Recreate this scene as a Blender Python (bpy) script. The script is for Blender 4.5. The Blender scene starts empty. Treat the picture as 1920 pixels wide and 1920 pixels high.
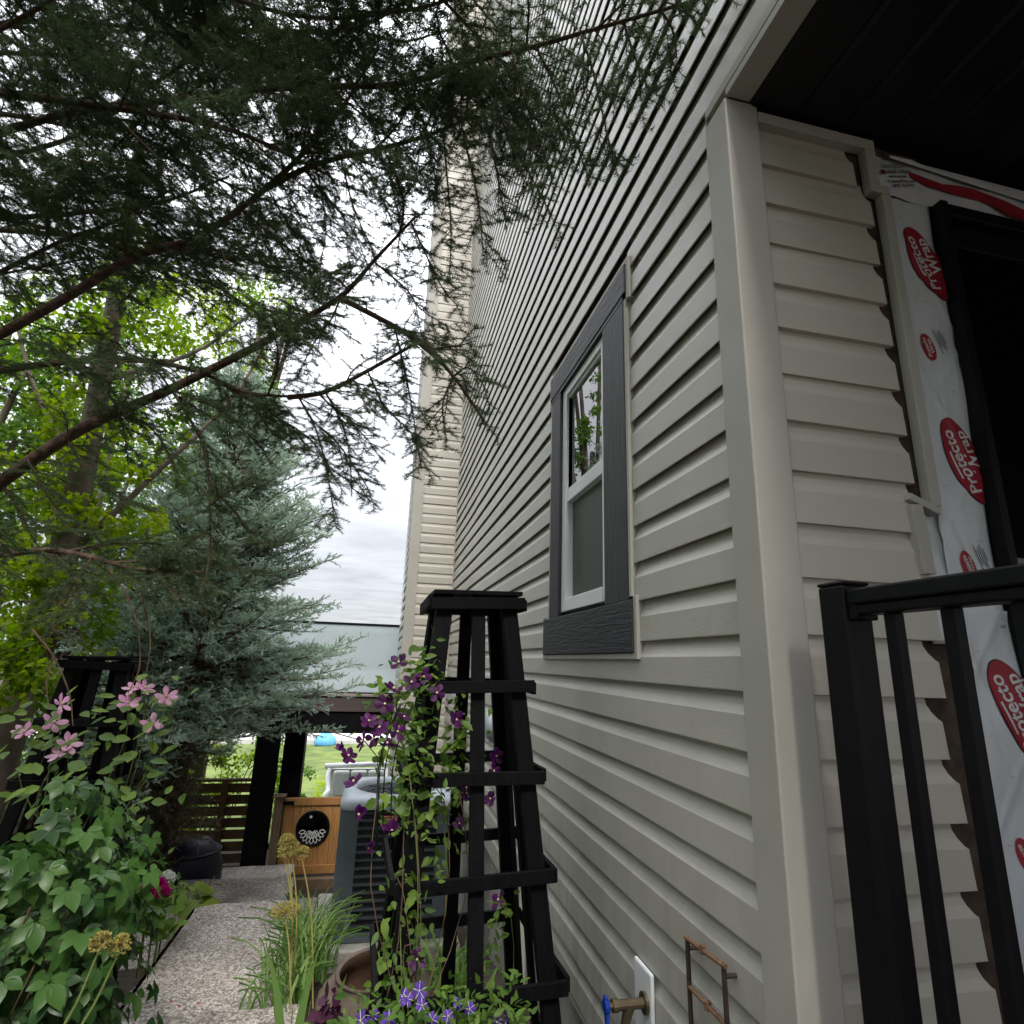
import bpy, math, random
import numpy as np
from mathutils import Vector, Matrix, Euler

scene = bpy.context.scene
COL = scene.collection
rnd = random.Random(11)
rng = np.random.default_rng(7)
R = math.radians

# ------------------------------------------------------------------ camera
cam_d = bpy.data.cameras.new('camera')
cam = bpy.data.objects.new('camera', cam_d)
COL.objects.link(cam)
cam_d.sensor_width = 36.0
cam_d.lens = 36.0 * 1075 / 1920
cam_d.clip_start = 0.05
cam_d.clip_end = 3000
_r = (0.97540082, -0.21811912, 0.03189511)     # camera right in the world
_d = (0.08569072, 0.24186596, -0.96651847)     # camera down
_f = (0.20310182, 0.94547602, 0.25460704)      # camera forward
cam.matrix_world = Matrix(((_r[0], -_d[0], -_f[0], 0.0),
                           (_r[1], -_d[1], -_f[1], 0.0),
                           (_r[2], -_d[2], -_f[2], 1.5),
                           (0, 0, 0, 1)))
scene.camera = cam

# ------------------------------------------------------------------ sky: high thin overcast
SUN_EL, SUN_AZ = R(47), R(179.3)      # azimuth from +Y clockwise: behind the camera
world = bpy.data.worlds.new('World')
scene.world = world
world.use_nodes = True
nt = world.node_tree
nt.nodes.clear()
def N(t, kind, **kw):
    n = t.nodes.new(kind)
    for k, v in kw.items():
        if k.startswith('_'): continue
        setattr(n, k, v)
    return n
out = N(nt, 'ShaderNodeOutputWorld'); bg = N(nt, 'ShaderNodeBackground')
sky = N(nt, 'ShaderNodeTexSky'); sky.sky_type = 'NISHITA'; sky.sun_disc = False
sky.sun_elevation = SUN_EL; sky.sun_rotation = SUN_AZ
skym = N(nt, 'ShaderNodeMix', data_type='RGBA', blend_type='MULTIPLY'); skym.inputs[0].default_value = 1
skym.inputs[7].default_value = (0.09, 0.09, 0.09, 1)
nt.links.new(sky.outputs[0], skym.inputs[6])
tc = N(nt, 'ShaderNodeTexCoord'); sep = N(nt, 'ShaderNodeSeparateXYZ')
nt.links.new(tc.outputs['Generated'], sep.inputs[0])
# brighter overhead than at the horizon, steepened beyond overcast to light the walls
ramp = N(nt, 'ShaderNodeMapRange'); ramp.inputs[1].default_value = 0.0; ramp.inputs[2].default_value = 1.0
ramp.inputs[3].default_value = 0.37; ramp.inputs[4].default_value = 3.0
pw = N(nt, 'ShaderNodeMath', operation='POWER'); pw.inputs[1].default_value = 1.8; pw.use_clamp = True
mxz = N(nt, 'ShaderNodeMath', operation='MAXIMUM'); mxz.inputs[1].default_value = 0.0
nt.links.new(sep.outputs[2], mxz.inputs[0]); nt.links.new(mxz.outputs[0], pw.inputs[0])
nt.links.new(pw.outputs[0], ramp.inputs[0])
# cloud layer texture on a plane overhead (x/z, y/z), stretched bands
zc = N(nt, 'ShaderNodeMath', operation='MAXIMUM'); zc.inputs[1].default_value = 0.06
nt.links.new(sep.outputs[2], zc.inputs[0])
dx = N(nt, 'ShaderNodeMath', operation='DIVIDE'); dy = N(nt, 'ShaderNodeMath', operation='DIVIDE')
nt.links.new(sep.outputs[0], dx.inputs[0]); nt.links.new(zc.outputs[0], dx.inputs[1])
nt.links.new(sep.outputs[1], dy.inputs[0]); nt.links.new(zc.outputs[0], dy.inputs[1])
cmb = N(nt, 'ShaderNodeCombineXYZ'); nt.links.new(dx.outputs[0], cmb.inputs[0]); nt.links.new(dy.outputs[0], cmb.inputs[1])
noi = N(nt, 'ShaderNodeTexNoise'); noi.inputs['Scale'].default_value = 1.1; noi.inputs['Detail'].default_value = 7
noi.inputs['Roughness'].default_value = 0.55; noi.inputs['Distortion'].default_value = 0.6
nt.links.new(cmb.outputs[0], noi.inputs['Vector'])
cr = N(nt, 'ShaderNodeMapRange'); cr.inputs[1].default_value = 0.3; cr.inputs[2].default_value = 0.72
cr.inputs[3].default_value = 0.80; cr.inputs[4].default_value = 1.10
nt.links.new(noi.outputs[0], cr.inputs[0])
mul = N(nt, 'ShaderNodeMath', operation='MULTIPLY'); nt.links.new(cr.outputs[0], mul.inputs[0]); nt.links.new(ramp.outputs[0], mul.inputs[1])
ccol = N(nt, 'ShaderNodeMix', data_type='RGBA', blend_type='MULTIPLY'); ccol.inputs[0].default_value = 1
ccol.inputs[6].default_value = (0.945, 0.97, 1.03, 1)
nt.links.new(mul.outputs[0], ccol.inputs[7])
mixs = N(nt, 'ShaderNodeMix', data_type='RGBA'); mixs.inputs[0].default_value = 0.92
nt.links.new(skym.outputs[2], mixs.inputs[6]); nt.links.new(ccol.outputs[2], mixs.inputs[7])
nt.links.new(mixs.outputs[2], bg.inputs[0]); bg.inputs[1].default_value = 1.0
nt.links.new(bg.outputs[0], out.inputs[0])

sun_d = bpy.data.lights.new('sun', 'SUN'); sun = bpy.data.objects.new('sun', sun_d); COL.objects.link(sun)
sun_d.energy = 1.5; sun_d.angle = R(10); sun_d.color = (1.0, 0.95, 0.87)
sd = Vector((math.sin(SUN_AZ) * math.cos(SUN_EL), math.cos(SUN_AZ) * math.cos(SUN_EL), math.sin(SUN_EL)))
sun.rotation_euler = sd.to_track_quat('Z', 'Y').to_euler()

scene.view_settings.view_transform = 'Standard'
scene.view_settings.look = 'None'
scene.view_settings.gamma = 1
scene.view_settings.exposure = 1.05
scene.cycles.max_bounces = 8
scene.cycles.transparent_max_bounces = 16
scene.render.film_transparent = False

# ------------------------------------------------------------------ helpers
def tag(o, label=None, cat=None, group=None, kind=None):
    if label: o['label'] = label
    if cat: o['category'] = cat
    if group: o['group'] = group
    if kind: o['kind'] = kind
    return o

def empty(name, loc=(0, 0, 0), rz=0, label=None, cat=None, group=None):
    o = bpy.data.objects.new(name, None)
    o.empty_display_size = 0.1
    COL.objects.link(o)
    o.location = loc
    o.rotation_euler = (0, 0, rz)
    return tag(o, label, cat, group)

def link(name, me, mat=None, parent=None, loc=None, rot=None, smooth=False, bevel=0):
    o = bpy.data.objects.new(name, me)
    COL.objects.link(o)
    if mat is not None and len(me.materials) == 0: me.materials.append(mat)
    if parent is not None: o.parent = parent
    if loc is not None: o.location = loc
    if rot is not None: o.rotation_euler = rot
    if smooth: me.shade_smooth()
    if bevel:
        b = o.modifiers.new('bevel', 'BEVEL'); b.width = bevel; b.segments = 2; b.limit_method = 'ANGLE'
    return o

class MB:
    def __init__(s): s.v = []; s.f = []
    def add(s, vs, fs):
        n = len(s.v); s.v += [tuple(p) for p in vs]; s.f += [tuple(i + n for i in f) for f in fs]; return s
    def box(s, x0, x1, y0, y1, z0, z1):
        return s.add([(x0,y0,z0),(x1,y0,z0),(x1,y1,z0),(x0,y1,z0),(x0,y0,z1),(x1,y0,z1),(x1,y1,z1),(x0,y1,z1)],
                     [(0,3,2,1),(4,5,6,7),(0,1,5,4),(1,2,6,5),(2,3,7,6),(3,0,4,7)])
    def bar(s, p, q, w, h, up=(0,0,1), w2=None, h2=None):
        p = Vector(p); q = Vector(q); t = (q - p).normalized(); u = Vector(up)
        a = t.cross(u)
        if a.length < 1e-4: a = t.cross(Vector((1,0,0)))
        a.normalize(); b = a.cross(t).normalized()
        w2 = w if w2 is None else w2; h2 = h if h2 is None else h2
        vs = [p + a*sx*w/2 + b*sz*h/2 for sx, sz in ((-1,-1),(1,-1),(1,1),(-1,1))] + \
             [q + a*sx*w2/2 + b*sz*h2/2 for sx, sz in ((-1,-1),(1,-1),(1,1),(-1,1))]
        return s.add(vs, [(0,1,2,3),(7,6,5,4),(0,4,5,1),(1,5,6,2),(2,6,7,3),(3,7,4,0)])
    def tube(s, pts, rad, n=8, cap=True):
        pts = [Vector(p) for p in pts]; m = len(pts)
        rs = rad if isinstance(rad, (list, tuple)) else [rad]*m
        base = len(s.v); prev = None
        for i, p in enumerate(pts):
            t = (pts[min(i+1,m-1)] - pts[max(i-1,0)])
            if t.length < 1e-7: t = Vector((0,0,1))
            t.normalize()
            if prev is None:
                a = t.cross(Vector((0.31,0.17,0.93)));
                if a.length < 1e-3: a = t.cross(Vector((1,0,0)))
            else:
                a = prev - t*prev.dot(t)
                if a.length < 1e-5: a = t.cross(Vector((1,0,0)))
            a.normalize(); prev = a; b = t.cross(a)
            for k in range(n):
                an = 2*math.pi*k/n
                s.v.append(tuple(p + (a*math.cos(an) + b*math.sin(an))*rs[i]))
        for i in range(m-1):
            for k in range(n):
                k2 = (k+1) % n
                s.f.append((base+i*n+k, base+i*n+k2, base+(i+1)*n+k2, base+(i+1)*n+k))
        if cap:
            s.f.append(tuple(base+k for k in reversed(range(n)))); s.f.append(tuple(base+(m-1)*n+k for k in range(n)))
        return s
    def lathe(s, prof, n=32, c=(0,0,0)):
        base = len(s.v)
        for r, z in prof:
            for k in range(n):
                a = 2*math.pi*k/n; s.v.append((c[0]+r*math.cos(a), c[1]+r*math.sin(a), c[2]+z))
        for i in range(len(prof)-1):
            for k in range(n):
                k2 = (k+1) % n
                s.f.append((base+i*n+k, base+i*n+k2, base+(i+1)*n+k2, base+(i+1)*n+k))
        return s
    def mesh(s, name):
        me = bpy.data.meshes.new(name); me.from_pydata(s.v, [], s.f); me.update(); return me
    def build(s, name, mat, parent=None, smooth=False, bevel=0, loc=None, rot=None):
        return link(name, s.mesh(name), mat, parent, loc, rot, smooth, bevel)

def np_mesh(name, verts, tris, tint=None):
    """verts (n,3), faces (m,k) -> mesh; tint: per-vertex float written to attribute 'tint'"""
    me = bpy.data.meshes.new(name)
    verts = np.ascontiguousarray(verts, dtype=np.float32); tris = np.ascontiguousarray(tris, dtype=np.int32)
    k = tris.shape[1]
    me.vertices.add(len(verts)); me.vertices.foreach_set('co', verts.ravel())
    me.loops.add(tris.size); me.loops.foreach_set('vertex_index', tris.ravel())
    me.polygons.add(len(tris)); me.polygons.foreach_set('loop_start', np.arange(0, tris.size, k, dtype=np.int32))
    if tint is not None:
        at = me.attributes.new('tint', 'FLOAT', 'POINT'); at.data.foreach_set('value', np.ascontiguousarray(tint, dtype=np.float32))
    me.update(calc_edges=True)
    return me

def scatter(tv, tf, pos, nrm, fwd, scale):
    """copy template (tv in local x=across,y=along,z=normal) to frames; returns verts, faces, index of copy per vertex"""
    pos = np.asarray(pos, float); nrm = np.asarray(nrm, float); fwd = np.asarray(fwd, float)
    nrm = nrm/np.linalg.norm(nrm, axis=1, keepdims=True)
    fwd = fwd - nrm*np.sum(fwd*nrm, 1, keepdims=True); fwd = fwd/(np.linalg.norm(fwd, axis=1, keepdims=True)+1e-9)
    sid = np.cross(fwd, nrm)
    tv = np.asarray(tv, float); sc = np.asarray(scale, float).reshape(-1,1,1)
    v = (tv[None,:,0,None]*sid[:,None,:] + tv[None,:,1,None]*fwd[:,None,:] + tv[None,:,2,None]*nrm[:,None,:])*sc + pos[:,None,:]
    n, k = len(pos), len(tv)
    f = (np.asarray(tf)[None] + (np.arange(n)*k)[:,None,None]).reshape(-1, np.asarray(tf).shape[1])
    return v.reshape(-1,3), f, np.repeat(np.arange(n), k)

def frame_matrix(pos, nrm, fwd, sc=1.0):
    n = Vector(nrm).normalized(); f = Vector(fwd); f = (f - n*f.dot(n)).normalized(); s = f.cross(n)
    m = Matrix(((s.x,f.x,n.x,pos[0]),(s.y,f.y,n.y,pos[1]),(s.z,f.z,n.z,pos[2]),(0,0,0,1)))
    return m @ Matrix.Scale(sc, 4)

def smooth_line(pts, n):
    """Catmull-Rom resample of a polyline to n points"""
    P = np.array(pts, float)
    if len(P) < 3:
        t = np.linspace(0,1,n)[:,None]; return P[0]*(1-t)+P[-1]*t
    Q = np.vstack([2*P[0]-P[1], P, 2*P[-1]-P[-2]])
    m = len(P)-1; u = np.linspace(0, m-1e-6, n); i = u.astype(int); t = (u-i)[:,None]
    p0,p1,p2,p3 = Q[i],Q[i+1],Q[i+2],Q[i+3]
    return 0.5*((2*p1)+(-p0+p2)*t+(2*p0-5*p1+4*p2-p3)*t**2+(-p0+3*p1-3*p2+p3)*t**3)

def text_mesh(body, size, shear=0.0, bold=0.0, align='CENTER'):
    cu = bpy.data.curves.new('t', 'FONT'); cu.body = body; cu.size = size; cu.shear = shear; cu.offset = bold
    cu.align_x = align; cu.align_y = 'CENTER'; cu.resolution_u = 3
    o = bpy.data.objects.new('t', cu); COL.objects.link(o)
    dg = bpy.context.evaluated_depsgraph_get(); dg.update()
    me = bpy.data.meshes.new_from_object(o.evaluated_get(dg))
    bpy.data.objects.remove(o); bpy.data.curves.remove(cu)
    me.materials.clear()
    return me

# ------------------------------------------------------------------ materials
MATS = {}
def mat(name, col, rough=0.6, col2=None, scale=8.0, stretch=(1,1,1), bump=0.0, bscale=None, spec=0.4, metal=0.0,
        rand=0.0, detail=5, coords='Object', sharp=(0.35,0.65), bstretch=None, dirt=None, dscale=2.0):
    m = bpy.data.materials.new(name); m.use_nodes = True; MATS[name] = m
    t = m.node_tree; b = t.nodes['Principled BSDF']
    b.inputs['Roughness'].default_value = rough; b.inputs['Specular IOR Level'].default_value = spec
    b.inputs['Metallic'].default_value = metal
    b.inputs['Base Color'].default_value = (*col, 1)
    tcn = N(t, 'ShaderNodeTexCoord')
    cur = None
    if col2 is not None:
        mp = N(t, 'ShaderNodeMapping'); mp.inputs['Scale'].default_value = stretch
        t.links.new(tcn.outputs[coords], mp.inputs[0])
        no = N(t, 'ShaderNodeTexNoise'); no.inputs['Scale'].default_value = scale; no.inputs['Detail'].default_value = detail
        t.links.new(mp.outputs[0], no.inputs['Vector'])
        mr = N(t, 'ShaderNodeMapRange'); mr.inputs[1].default_value = sharp[0]; mr.inputs[2].default_value = sharp[1]
        t.links.new(no.outputs[0], mr.inputs[0])
        mx = N(t, 'ShaderNodeMix', data_type='RGBA'); mx.inputs[6].default_value = (*col,1); mx.inputs[7].default_value = (*col2,1)
        t.links.new(mr.outputs[0], mx.inputs[0]); cur = mx.outputs[2]
    if dirt is not None:
        no3 = N(t, 'ShaderNodeTexNoise'); no3.inputs['Scale'].default_value = dscale; no3.inputs['Detail'].default_value = 8; no3.inputs['Roughness'].default_value = 0.65
        t.links.new(tcn.outputs[coords], no3.inputs['Vector'])
        mr3 = N(t, 'ShaderNodeMapRange'); mr3.inputs[1].default_value = 0.5; mr3.inputs[2].default_value = 0.78; mr3.inputs[4].default_value = 0.75
        t.links.new(no3.outputs[0], mr3.inputs[0])
        mx3 = N(t, 'ShaderNodeMix', data_type='RGBA'); mx3.inputs[7].default_value = (*dirt,1)
        if cur is not None: t.links.new(cur, mx3.inputs[6])
        else: mx3.inputs[6].default_value = (*col,1)
        t.links.new(mr3.outputs[0], mx3.inputs[0]); cur = mx3.outputs[2]
    if rand > 0:
        oi = N(t, 'ShaderNodeObjectInfo'); hs = N(t, 'ShaderNodeHueSaturation')
        mr2 = N(t, 'ShaderNodeMapRange'); mr2.inputs[3].default_value = 1-rand; mr2.inputs[4].default_value = 1+rand
        t.links.new(oi.outputs['Random'], mr2.inputs[0]); t.links.new(mr2.outputs[0], hs.inputs['Value'])
        if cur is not None: t.links.new(cur, hs.inputs['Color'])
        else: hs.inputs['Color'].default_value = (*col,1)
        cur = hs.outputs[0]
    if cur is not None: t.links.new(cur, b.inputs['Base Color'])
    if bump > 0:
        mp2 = N(t, 'ShaderNodeMapping'); mp2.inputs['Scale'].default_value = bstretch or stretch
        t.links.new(tcn.outputs[coords], mp2.inputs[0])
        no2 = N(t, 'ShaderNodeTexNoise'); no2.inputs['Scale'].default_value = bscale or scale; no2.inputs['Detail'].default_value = 4
        t.links.new(mp2.outputs[0], no2.inputs['Vector'])
        bp = N(t, 'ShaderNodeBump'); bp.inputs['Strength'].default_value = bump; bp.inputs['Distance'].default_value = 0.01
        t.links.new(no2.outputs[0], bp.inputs['Height']); t.links.new(bp.outputs[0], b.inputs['Normal'])
    return m

def leaf_mat(name, c1, c2, trans=0.35, rough=0.5, attr=True, tcol=None, spec=0.35, vein=0.0):
    m = bpy.data.materials.new(name); m.use_nodes = True; MATS[name] = m
    t = m.node_tree; b = t.nodes['Principled BSDF']; o = t.nodes['Material Output']
    b.inputs['Roughness'].default_value = rough; b.inputs['Specular IOR Level'].default_value = spec
    if attr: src = N(t, 'ShaderNodeAttribute'); src.attribute_name = 'tint'; fac = src.outputs['Fac']
    else: src = N(t, 'ShaderNodeObjectInfo'); fac = src.outputs['Random']
    mx = N(t, 'ShaderNodeMix', data_type='RGBA'); mx.inputs[6].default_value = (*c1,1); mx.inputs[7].default_value = (*c2,1)
    t.links.new(fac, mx.inputs[0]); t.links.new(mx.outputs[2], b.inputs['Base Color'])
    tr = N(t, 'ShaderNodeBsdfTranslucent')
    hs = N(t, 'ShaderNodeHueSaturation'); hs.inputs['Saturation'].default_value = 1.15; hs.inputs['Value'].default_value = 1.5
    t.links.new(mx.outputs[2], hs.inputs['Color']); t.links.new(hs.outputs[0], tr.inputs[0])
    ms = N(t, 'ShaderNodeMixShader'); ms.inputs[0].default_value = trans
    t.links.new(b.outputs[0], ms.inputs[1]); t.links.new(tr.outputs[0], ms.inputs[2]); t.links.new(ms.outputs[0], o.inputs[0])
    return m

siding = mat('vinyl_siding', (0.49,0.465,0.415), 0.42, (0.53,0.505,0.45), 3.0, (1,1,1), bump=0.10, bscale=26, bstretch=(10,1.0,16), rand=0.045, dirt=(0.37,0.355,0.315), dscale=1.1)
siding_warm_lit = mat('vinyl_siding_warm_lit', (0.51,0.473,0.41), 0.42, (0.55,0.512,0.445), 3.0, bump=0.10, bscale=26, bstretch=(1.0,10,16), rand=0.045, dirt=(0.40,0.38,0.335), dscale=1.5)  # warmer, lighter copy of the siding; warm light put into the colour
trim_vinyl = mat('vinyl_trim', (0.42,0.40,0.355), 0.6, (0.47,0.445,0.40), 5, bump=0.05, bscale=30, dirt=(0.37,0.355,0.32), dscale=2.5)
win_trim = mat('window_trim_board', (0.026,0.025,0.030), 0.6, (0.040,0.039,0.045), 7, (1,14,14), bump=0.45, bscale=7, bstretch=(1,1.4,16))
win_trim_v = mat('window_trim_board_upright', (0.026,0.025,0.030), 0.6, (0.040,0.039,0.045), 7, (14,14,1), bump=0.4, bscale=7, bstretch=(1,16,1.4))
white_vinyl = mat('white_window_vinyl', (0.82,0.83,0.84), 0.35, (0.77,0.78,0.79), 6)
black_wood = mat('black_stained_wood', (0.0026,0.0026,0.0036), 0.65, (0.005,0.005,0.0063), 9, (9,9,1.2), bump=0.3, bscale=22, bstretch=(10,10,1), spec=0.12, rand=0.15, dirt=(0.010,0.0095,0.010), dscale=5)
black_metal = mat('black_powder_coat', (0.0036,0.0036,0.0048), 0.45, (0.005,0.005,0.0065), 30, bump=0.05, bscale=160, spec=0.2, dirt=(0.009,0.009,0.010), dscale=6)
black_soffit = mat('black_soffit', (0.0065,0.006,0.0078), 0.5, (0.009,0.0085,0.0105), 4, spec=0.35)
black_beam = mat('black_beam_paint', (0.0028,0.0027,0.0034), 0.6, (0.0045,0.0045,0.0055), 5, (1,1,1), bump=0.2, bscale=12, spec=0.12)
sheath = mat('brown_sheathing', (0.045,0.030,0.022), 0.9, (0.085,0.060,0.045), 22, bump=0.4, bscale=60)
wrap = mat('house_wrap', (0.60,0.62,0.65), 0.38, (0.67,0.69,0.71), 6, bump=0.8, bscale=9, bstretch=(1.6,1,0.6), detail=3, dirt=(0.46,0.46,0.46), dscale=6)
red_ink = mat('red_ink', (0.34,0.016,0.030), 0.5, (0.28,0.012,0.024), 12)
dark_ink = mat('dark_ink', (0.06,0.06,0.065), 0.6)
white_ink = mat('white_ink', (0.66,0.66,0.66), 0.5)
outline_ink = mat('dark_outline_ink', (0.05,0.01,0.02), 0.6)
concrete = mat('parged_concrete', (0.30,0.28,0.25), 0.9, (0.40,0.385,0.35), 6, bump=0.6, bscale=35, dirt=(0.16,0.145,0.12), dscale=4)
dark_room = mat('dark_interior', (0.02,0.02,0.02), 0.9)
curtain = mat('curtain', (0.62,0.65,0.61), 0.9, (0.50,0.53,0.50), 4, (1,18,1))
roofing = mat('roof_shingle', (0.05,0.048,0.047), 0.9, (0.09,0.085,0.08), 30, bump=0.4)
cedar = mat('cedar_boards', (0.36,0.165,0.050), 0.6, (0.50,0.26,0.095), 4, (14,14,1.2), bump=0.25, bscale=20, bstretch=(12,12,1), rand=0.10)
cedar_old = mat('weathered_post', (0.15,0.10,0.065), 0.8, (0.22,0.155,0.10), 5, (12,12,1), bump=0.3, bscale=20, bstretch=(12,12,1))
fence_wood = mat('brown_fence_wood', (0.125,0.065,0.036), 0.75, (0.20,0.115,0.066), 5, (1.2,14,14), bump=0.3, bscale=18, bstretch=(1,12,12), rand=0.15)
deck_brown = mat('brown_fascia', (0.070,0.052,0.050), 0.6, (0.085,0.065,0.062), 5, (1,10,10))
deck_pale = mat('deck_edge', (0.24,0.20,0.19), 0.7, (0.28,0.24,0.225), 5)
ac_grey = mat('condenser_corner_paint', (0.085,0.105,0.125), 0.42, (0.10,0.12,0.14), 8, bump=0.08, bscale=120, dirt=(0.06,0.07,0.08), dscale=6)
ac_light = mat('condenser_top_paint', (0.42,0.47,0.53), 0.4, (0.48,0.53,0.58), 6, bump=0.05, bscale=90, dirt=(0.30,0.32,0.34), dscale=7)
ac_dark = mat('condenser_coil', (0.010,0.011,0.013), 0.7, (0.022,0.023,0.026), 40, (1,1,0.3))
ac_louver = mat('condenser_louver', (0.055,0.065,0.075), 0.45, (0.07,0.08,0.09), 10)
sign_red = mat('red_plate', (0.55,0.02,0.04), 0.4, (0.50,0.018,0.035), 9)
clay = mat('clay_pot', (0.115,0.085,0.065), 0.85, (0.20,0.155,0.12), 7, bump=0.5, bscale=28, dirt=(0.055,0.05,0.04), dscale=5)
clay_in = mat('clay_pot_inner', (0.13,0.07,0.048), 0.85, (0.18,0.105,0.072), 7, bump=0.3, bscale=30)
navy = mat('navy_glaze', (0.010,0.009,0.028), 0.45, (0.016,0.014,0.038), 8, bump=0.1, bscale=12)
brass = mat('aged_brass', (0.20,0.16,0.10), 0.45, (0.13,0.10,0.065), 25, metal=0.8)
blue_plastic = mat('blue_plastic', (0.006,0.035,0.28), 0.35, (0.008,0.045,0.34), 12)
rust = mat('rusty_metal', (0.13,0.062,0.034), 0.8, (0.21,0.12,0.065), 60, bump=0.4, bscale=120)
rust_dark = mat('dark_metal_rod', (0.022,0.018,0.016), 0.6, (0.05,0.03,0.02), 40)
pvc = mat('grey_conduit', (0.33,0.35,0.37), 0.45, (0.38,0.40,0.42), 8)
pale_plastic = mat('pale_plastic', (0.52,0.51,0.47), 0.45, (0.58,0.57,0.53), 8)
bark = mat('spruce_bark', (0.060,0.033,0.025), 0.9, (0.135,0.080,0.060), 30, (1,1,1), bump=0.9, bscale=70, detail=6)
bark2 = mat('pale_bark', (0.105,0.080,0.062), 0.9, (0.19,0.155,0.125), 6, (2,2,0.6), bump=0.9, bscale=22, bstretch=(2,2,0.4))
soil = mat('soil', (0.030,0.022,0.016), 0.95, (0.060,0.045,0.032), 20, bump=0.8, bscale=40)
grass_far = mat('lawn_grass', (0.065,0.10,0.018), 0.9, (0.14,0.18,0.034), 1.2, bump=0.6, bscale=30)
road_far = mat('pale_road', (0.42,0.41,0.39), 0.9, (0.48,0.47,0.45), 2)

def aggregate():
    m = bpy.data.materials.new('exposed_aggregate'); m.use_nodes = True; t = m.node_tree; b = t.nodes['Principled BSDF']
    b.inputs['Roughness'].default_value = 0.75
    tcn = N(t, 'ShaderNodeTexCoord'); vo = N(t, 'ShaderNodeTexVoronoi'); vo.inputs['Scale'].default_value = 95
    t.links.new(tcn.outputs['Object'], vo.inputs['Vector'])
    bw = N(t, 'ShaderNodeSeparateColor'); t.links.new(vo.outputs['Color'], bw.inputs[0])
    rp = N(t, 'ShaderNodeValToRGB'); e = rp.color_ramp.elements
    e[0].position = 0; e[0].color = (0.15,0.125,0.11,1); e[1].position = 1; e[1].color = (0.58,0.53,0.49,1)
    e2 = rp.color_ramp.elements.new(0.55); e2.color = (0.35,0.305,0.275,1)
    t.links.new(bw.outputs[0], rp.inputs[0])
    no = N(t, 'ShaderNodeTexNoise'); no.inputs['Scale'].default_value = 2.2; no.inputs['Detail'].default_value = 8
    t.links.new(tcn.outputs['Object'], no.inputs['Vector'])
    mr = N(t, 'ShaderNodeMapRange'); mr.inputs[1].default_value = 0.40; mr.inputs[2].default_value = 0.56; mr.inputs[3].default_value = 0.58; mr.inputs[4].default_value = 1.0
    t.links.new(no.outputs[0], mr.inputs[0])
    mx = N(t, 'ShaderNodeMix', data_type='RGBA', blend_type='MULTIPLY'); mx.inputs[0].default_value = 1
    t.links.new(rp.outputs[0], mx.inputs[6]); t.links.new(mr.outputs[0], mx.inputs[7]); t.links.new(mx.outputs[2], b.inputs['Base Color'])
    bp = N(t, 'ShaderNodeBump'); bp.inputs['Strength'].default_value = 0.9; bp.inputs['Distance'].default_value = 0.004; bp.invert = True
    t.links.new(vo.outputs['Distance'], bp.inputs['Height']); t.links.new(bp.outputs[0], b.inputs['Normal'])
    return m
agg = aggregate()
def splash(m):
    """soil splashed up the lowest courses and rain streaks, as wear on the vinyl"""
    t = m.node_tree; b = t.nodes['Principled BSDF']; src = b.inputs['Base Color'].links[0].from_socket
    tcn = N(t, 'ShaderNodeTexCoord'); sp_ = N(t, 'ShaderNodeSeparateXYZ'); t.links.new(tcn.outputs['Object'], sp_.inputs[0])
    hgt = N(t, 'ShaderNodeMapRange'); hgt.inputs[1].default_value = 0.25; hgt.inputs[2].default_value = 1.15; hgt.inputs[3].default_value = 1.0; hgt.inputs[4].default_value = 0.12
    t.links.new(sp_.outputs[2], hgt.inputs[0])
    mp = N(t, 'ShaderNodeMapping'); mp.inputs['Scale'].default_value = (5,5,0.8); t.links.new(tcn.outputs['Object'], mp.inputs[0])
    no = N(t, 'ShaderNodeTexNoise'); no.inputs['Scale'].default_value = 3.0; no.inputs['Detail'].default_value = 9; no.inputs['Roughness'].default_value = 0.7
    t.links.new(mp.outputs[0], no.inputs['Vector'])
    mr = N(t, 'ShaderNodeMapRange'); mr.inputs[1].default_value = 0.42; mr.inputs[2].default_value = 0.72; t.links.new(no.outputs[0], mr.inputs[0])
    mu = N(t, 'ShaderNodeMath', operation='MULTIPLY'); t.links.new(hgt.outputs[0], mu.inputs[0]); t.links.new(mr.outputs[0], mu.inputs[1])
    mu2 = N(t, 'ShaderNodeMath', operation='MULTIPLY'); mu2.inputs[1].default_value = 0.65; t.links.new(mu.outputs[0], mu2.inputs[0])
    mx = N(t, 'ShaderNodeMix', data_type='RGBA'); mx.inputs[7].default_value = (0.25,0.235,0.205,1)
    t.links.new(mu2.outputs[0], mx.inputs[0]); t.links.new(src, mx.inputs[6]); t.links.new(mx.outputs[2], b.inputs['Base Color'])
splash(siding)

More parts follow.
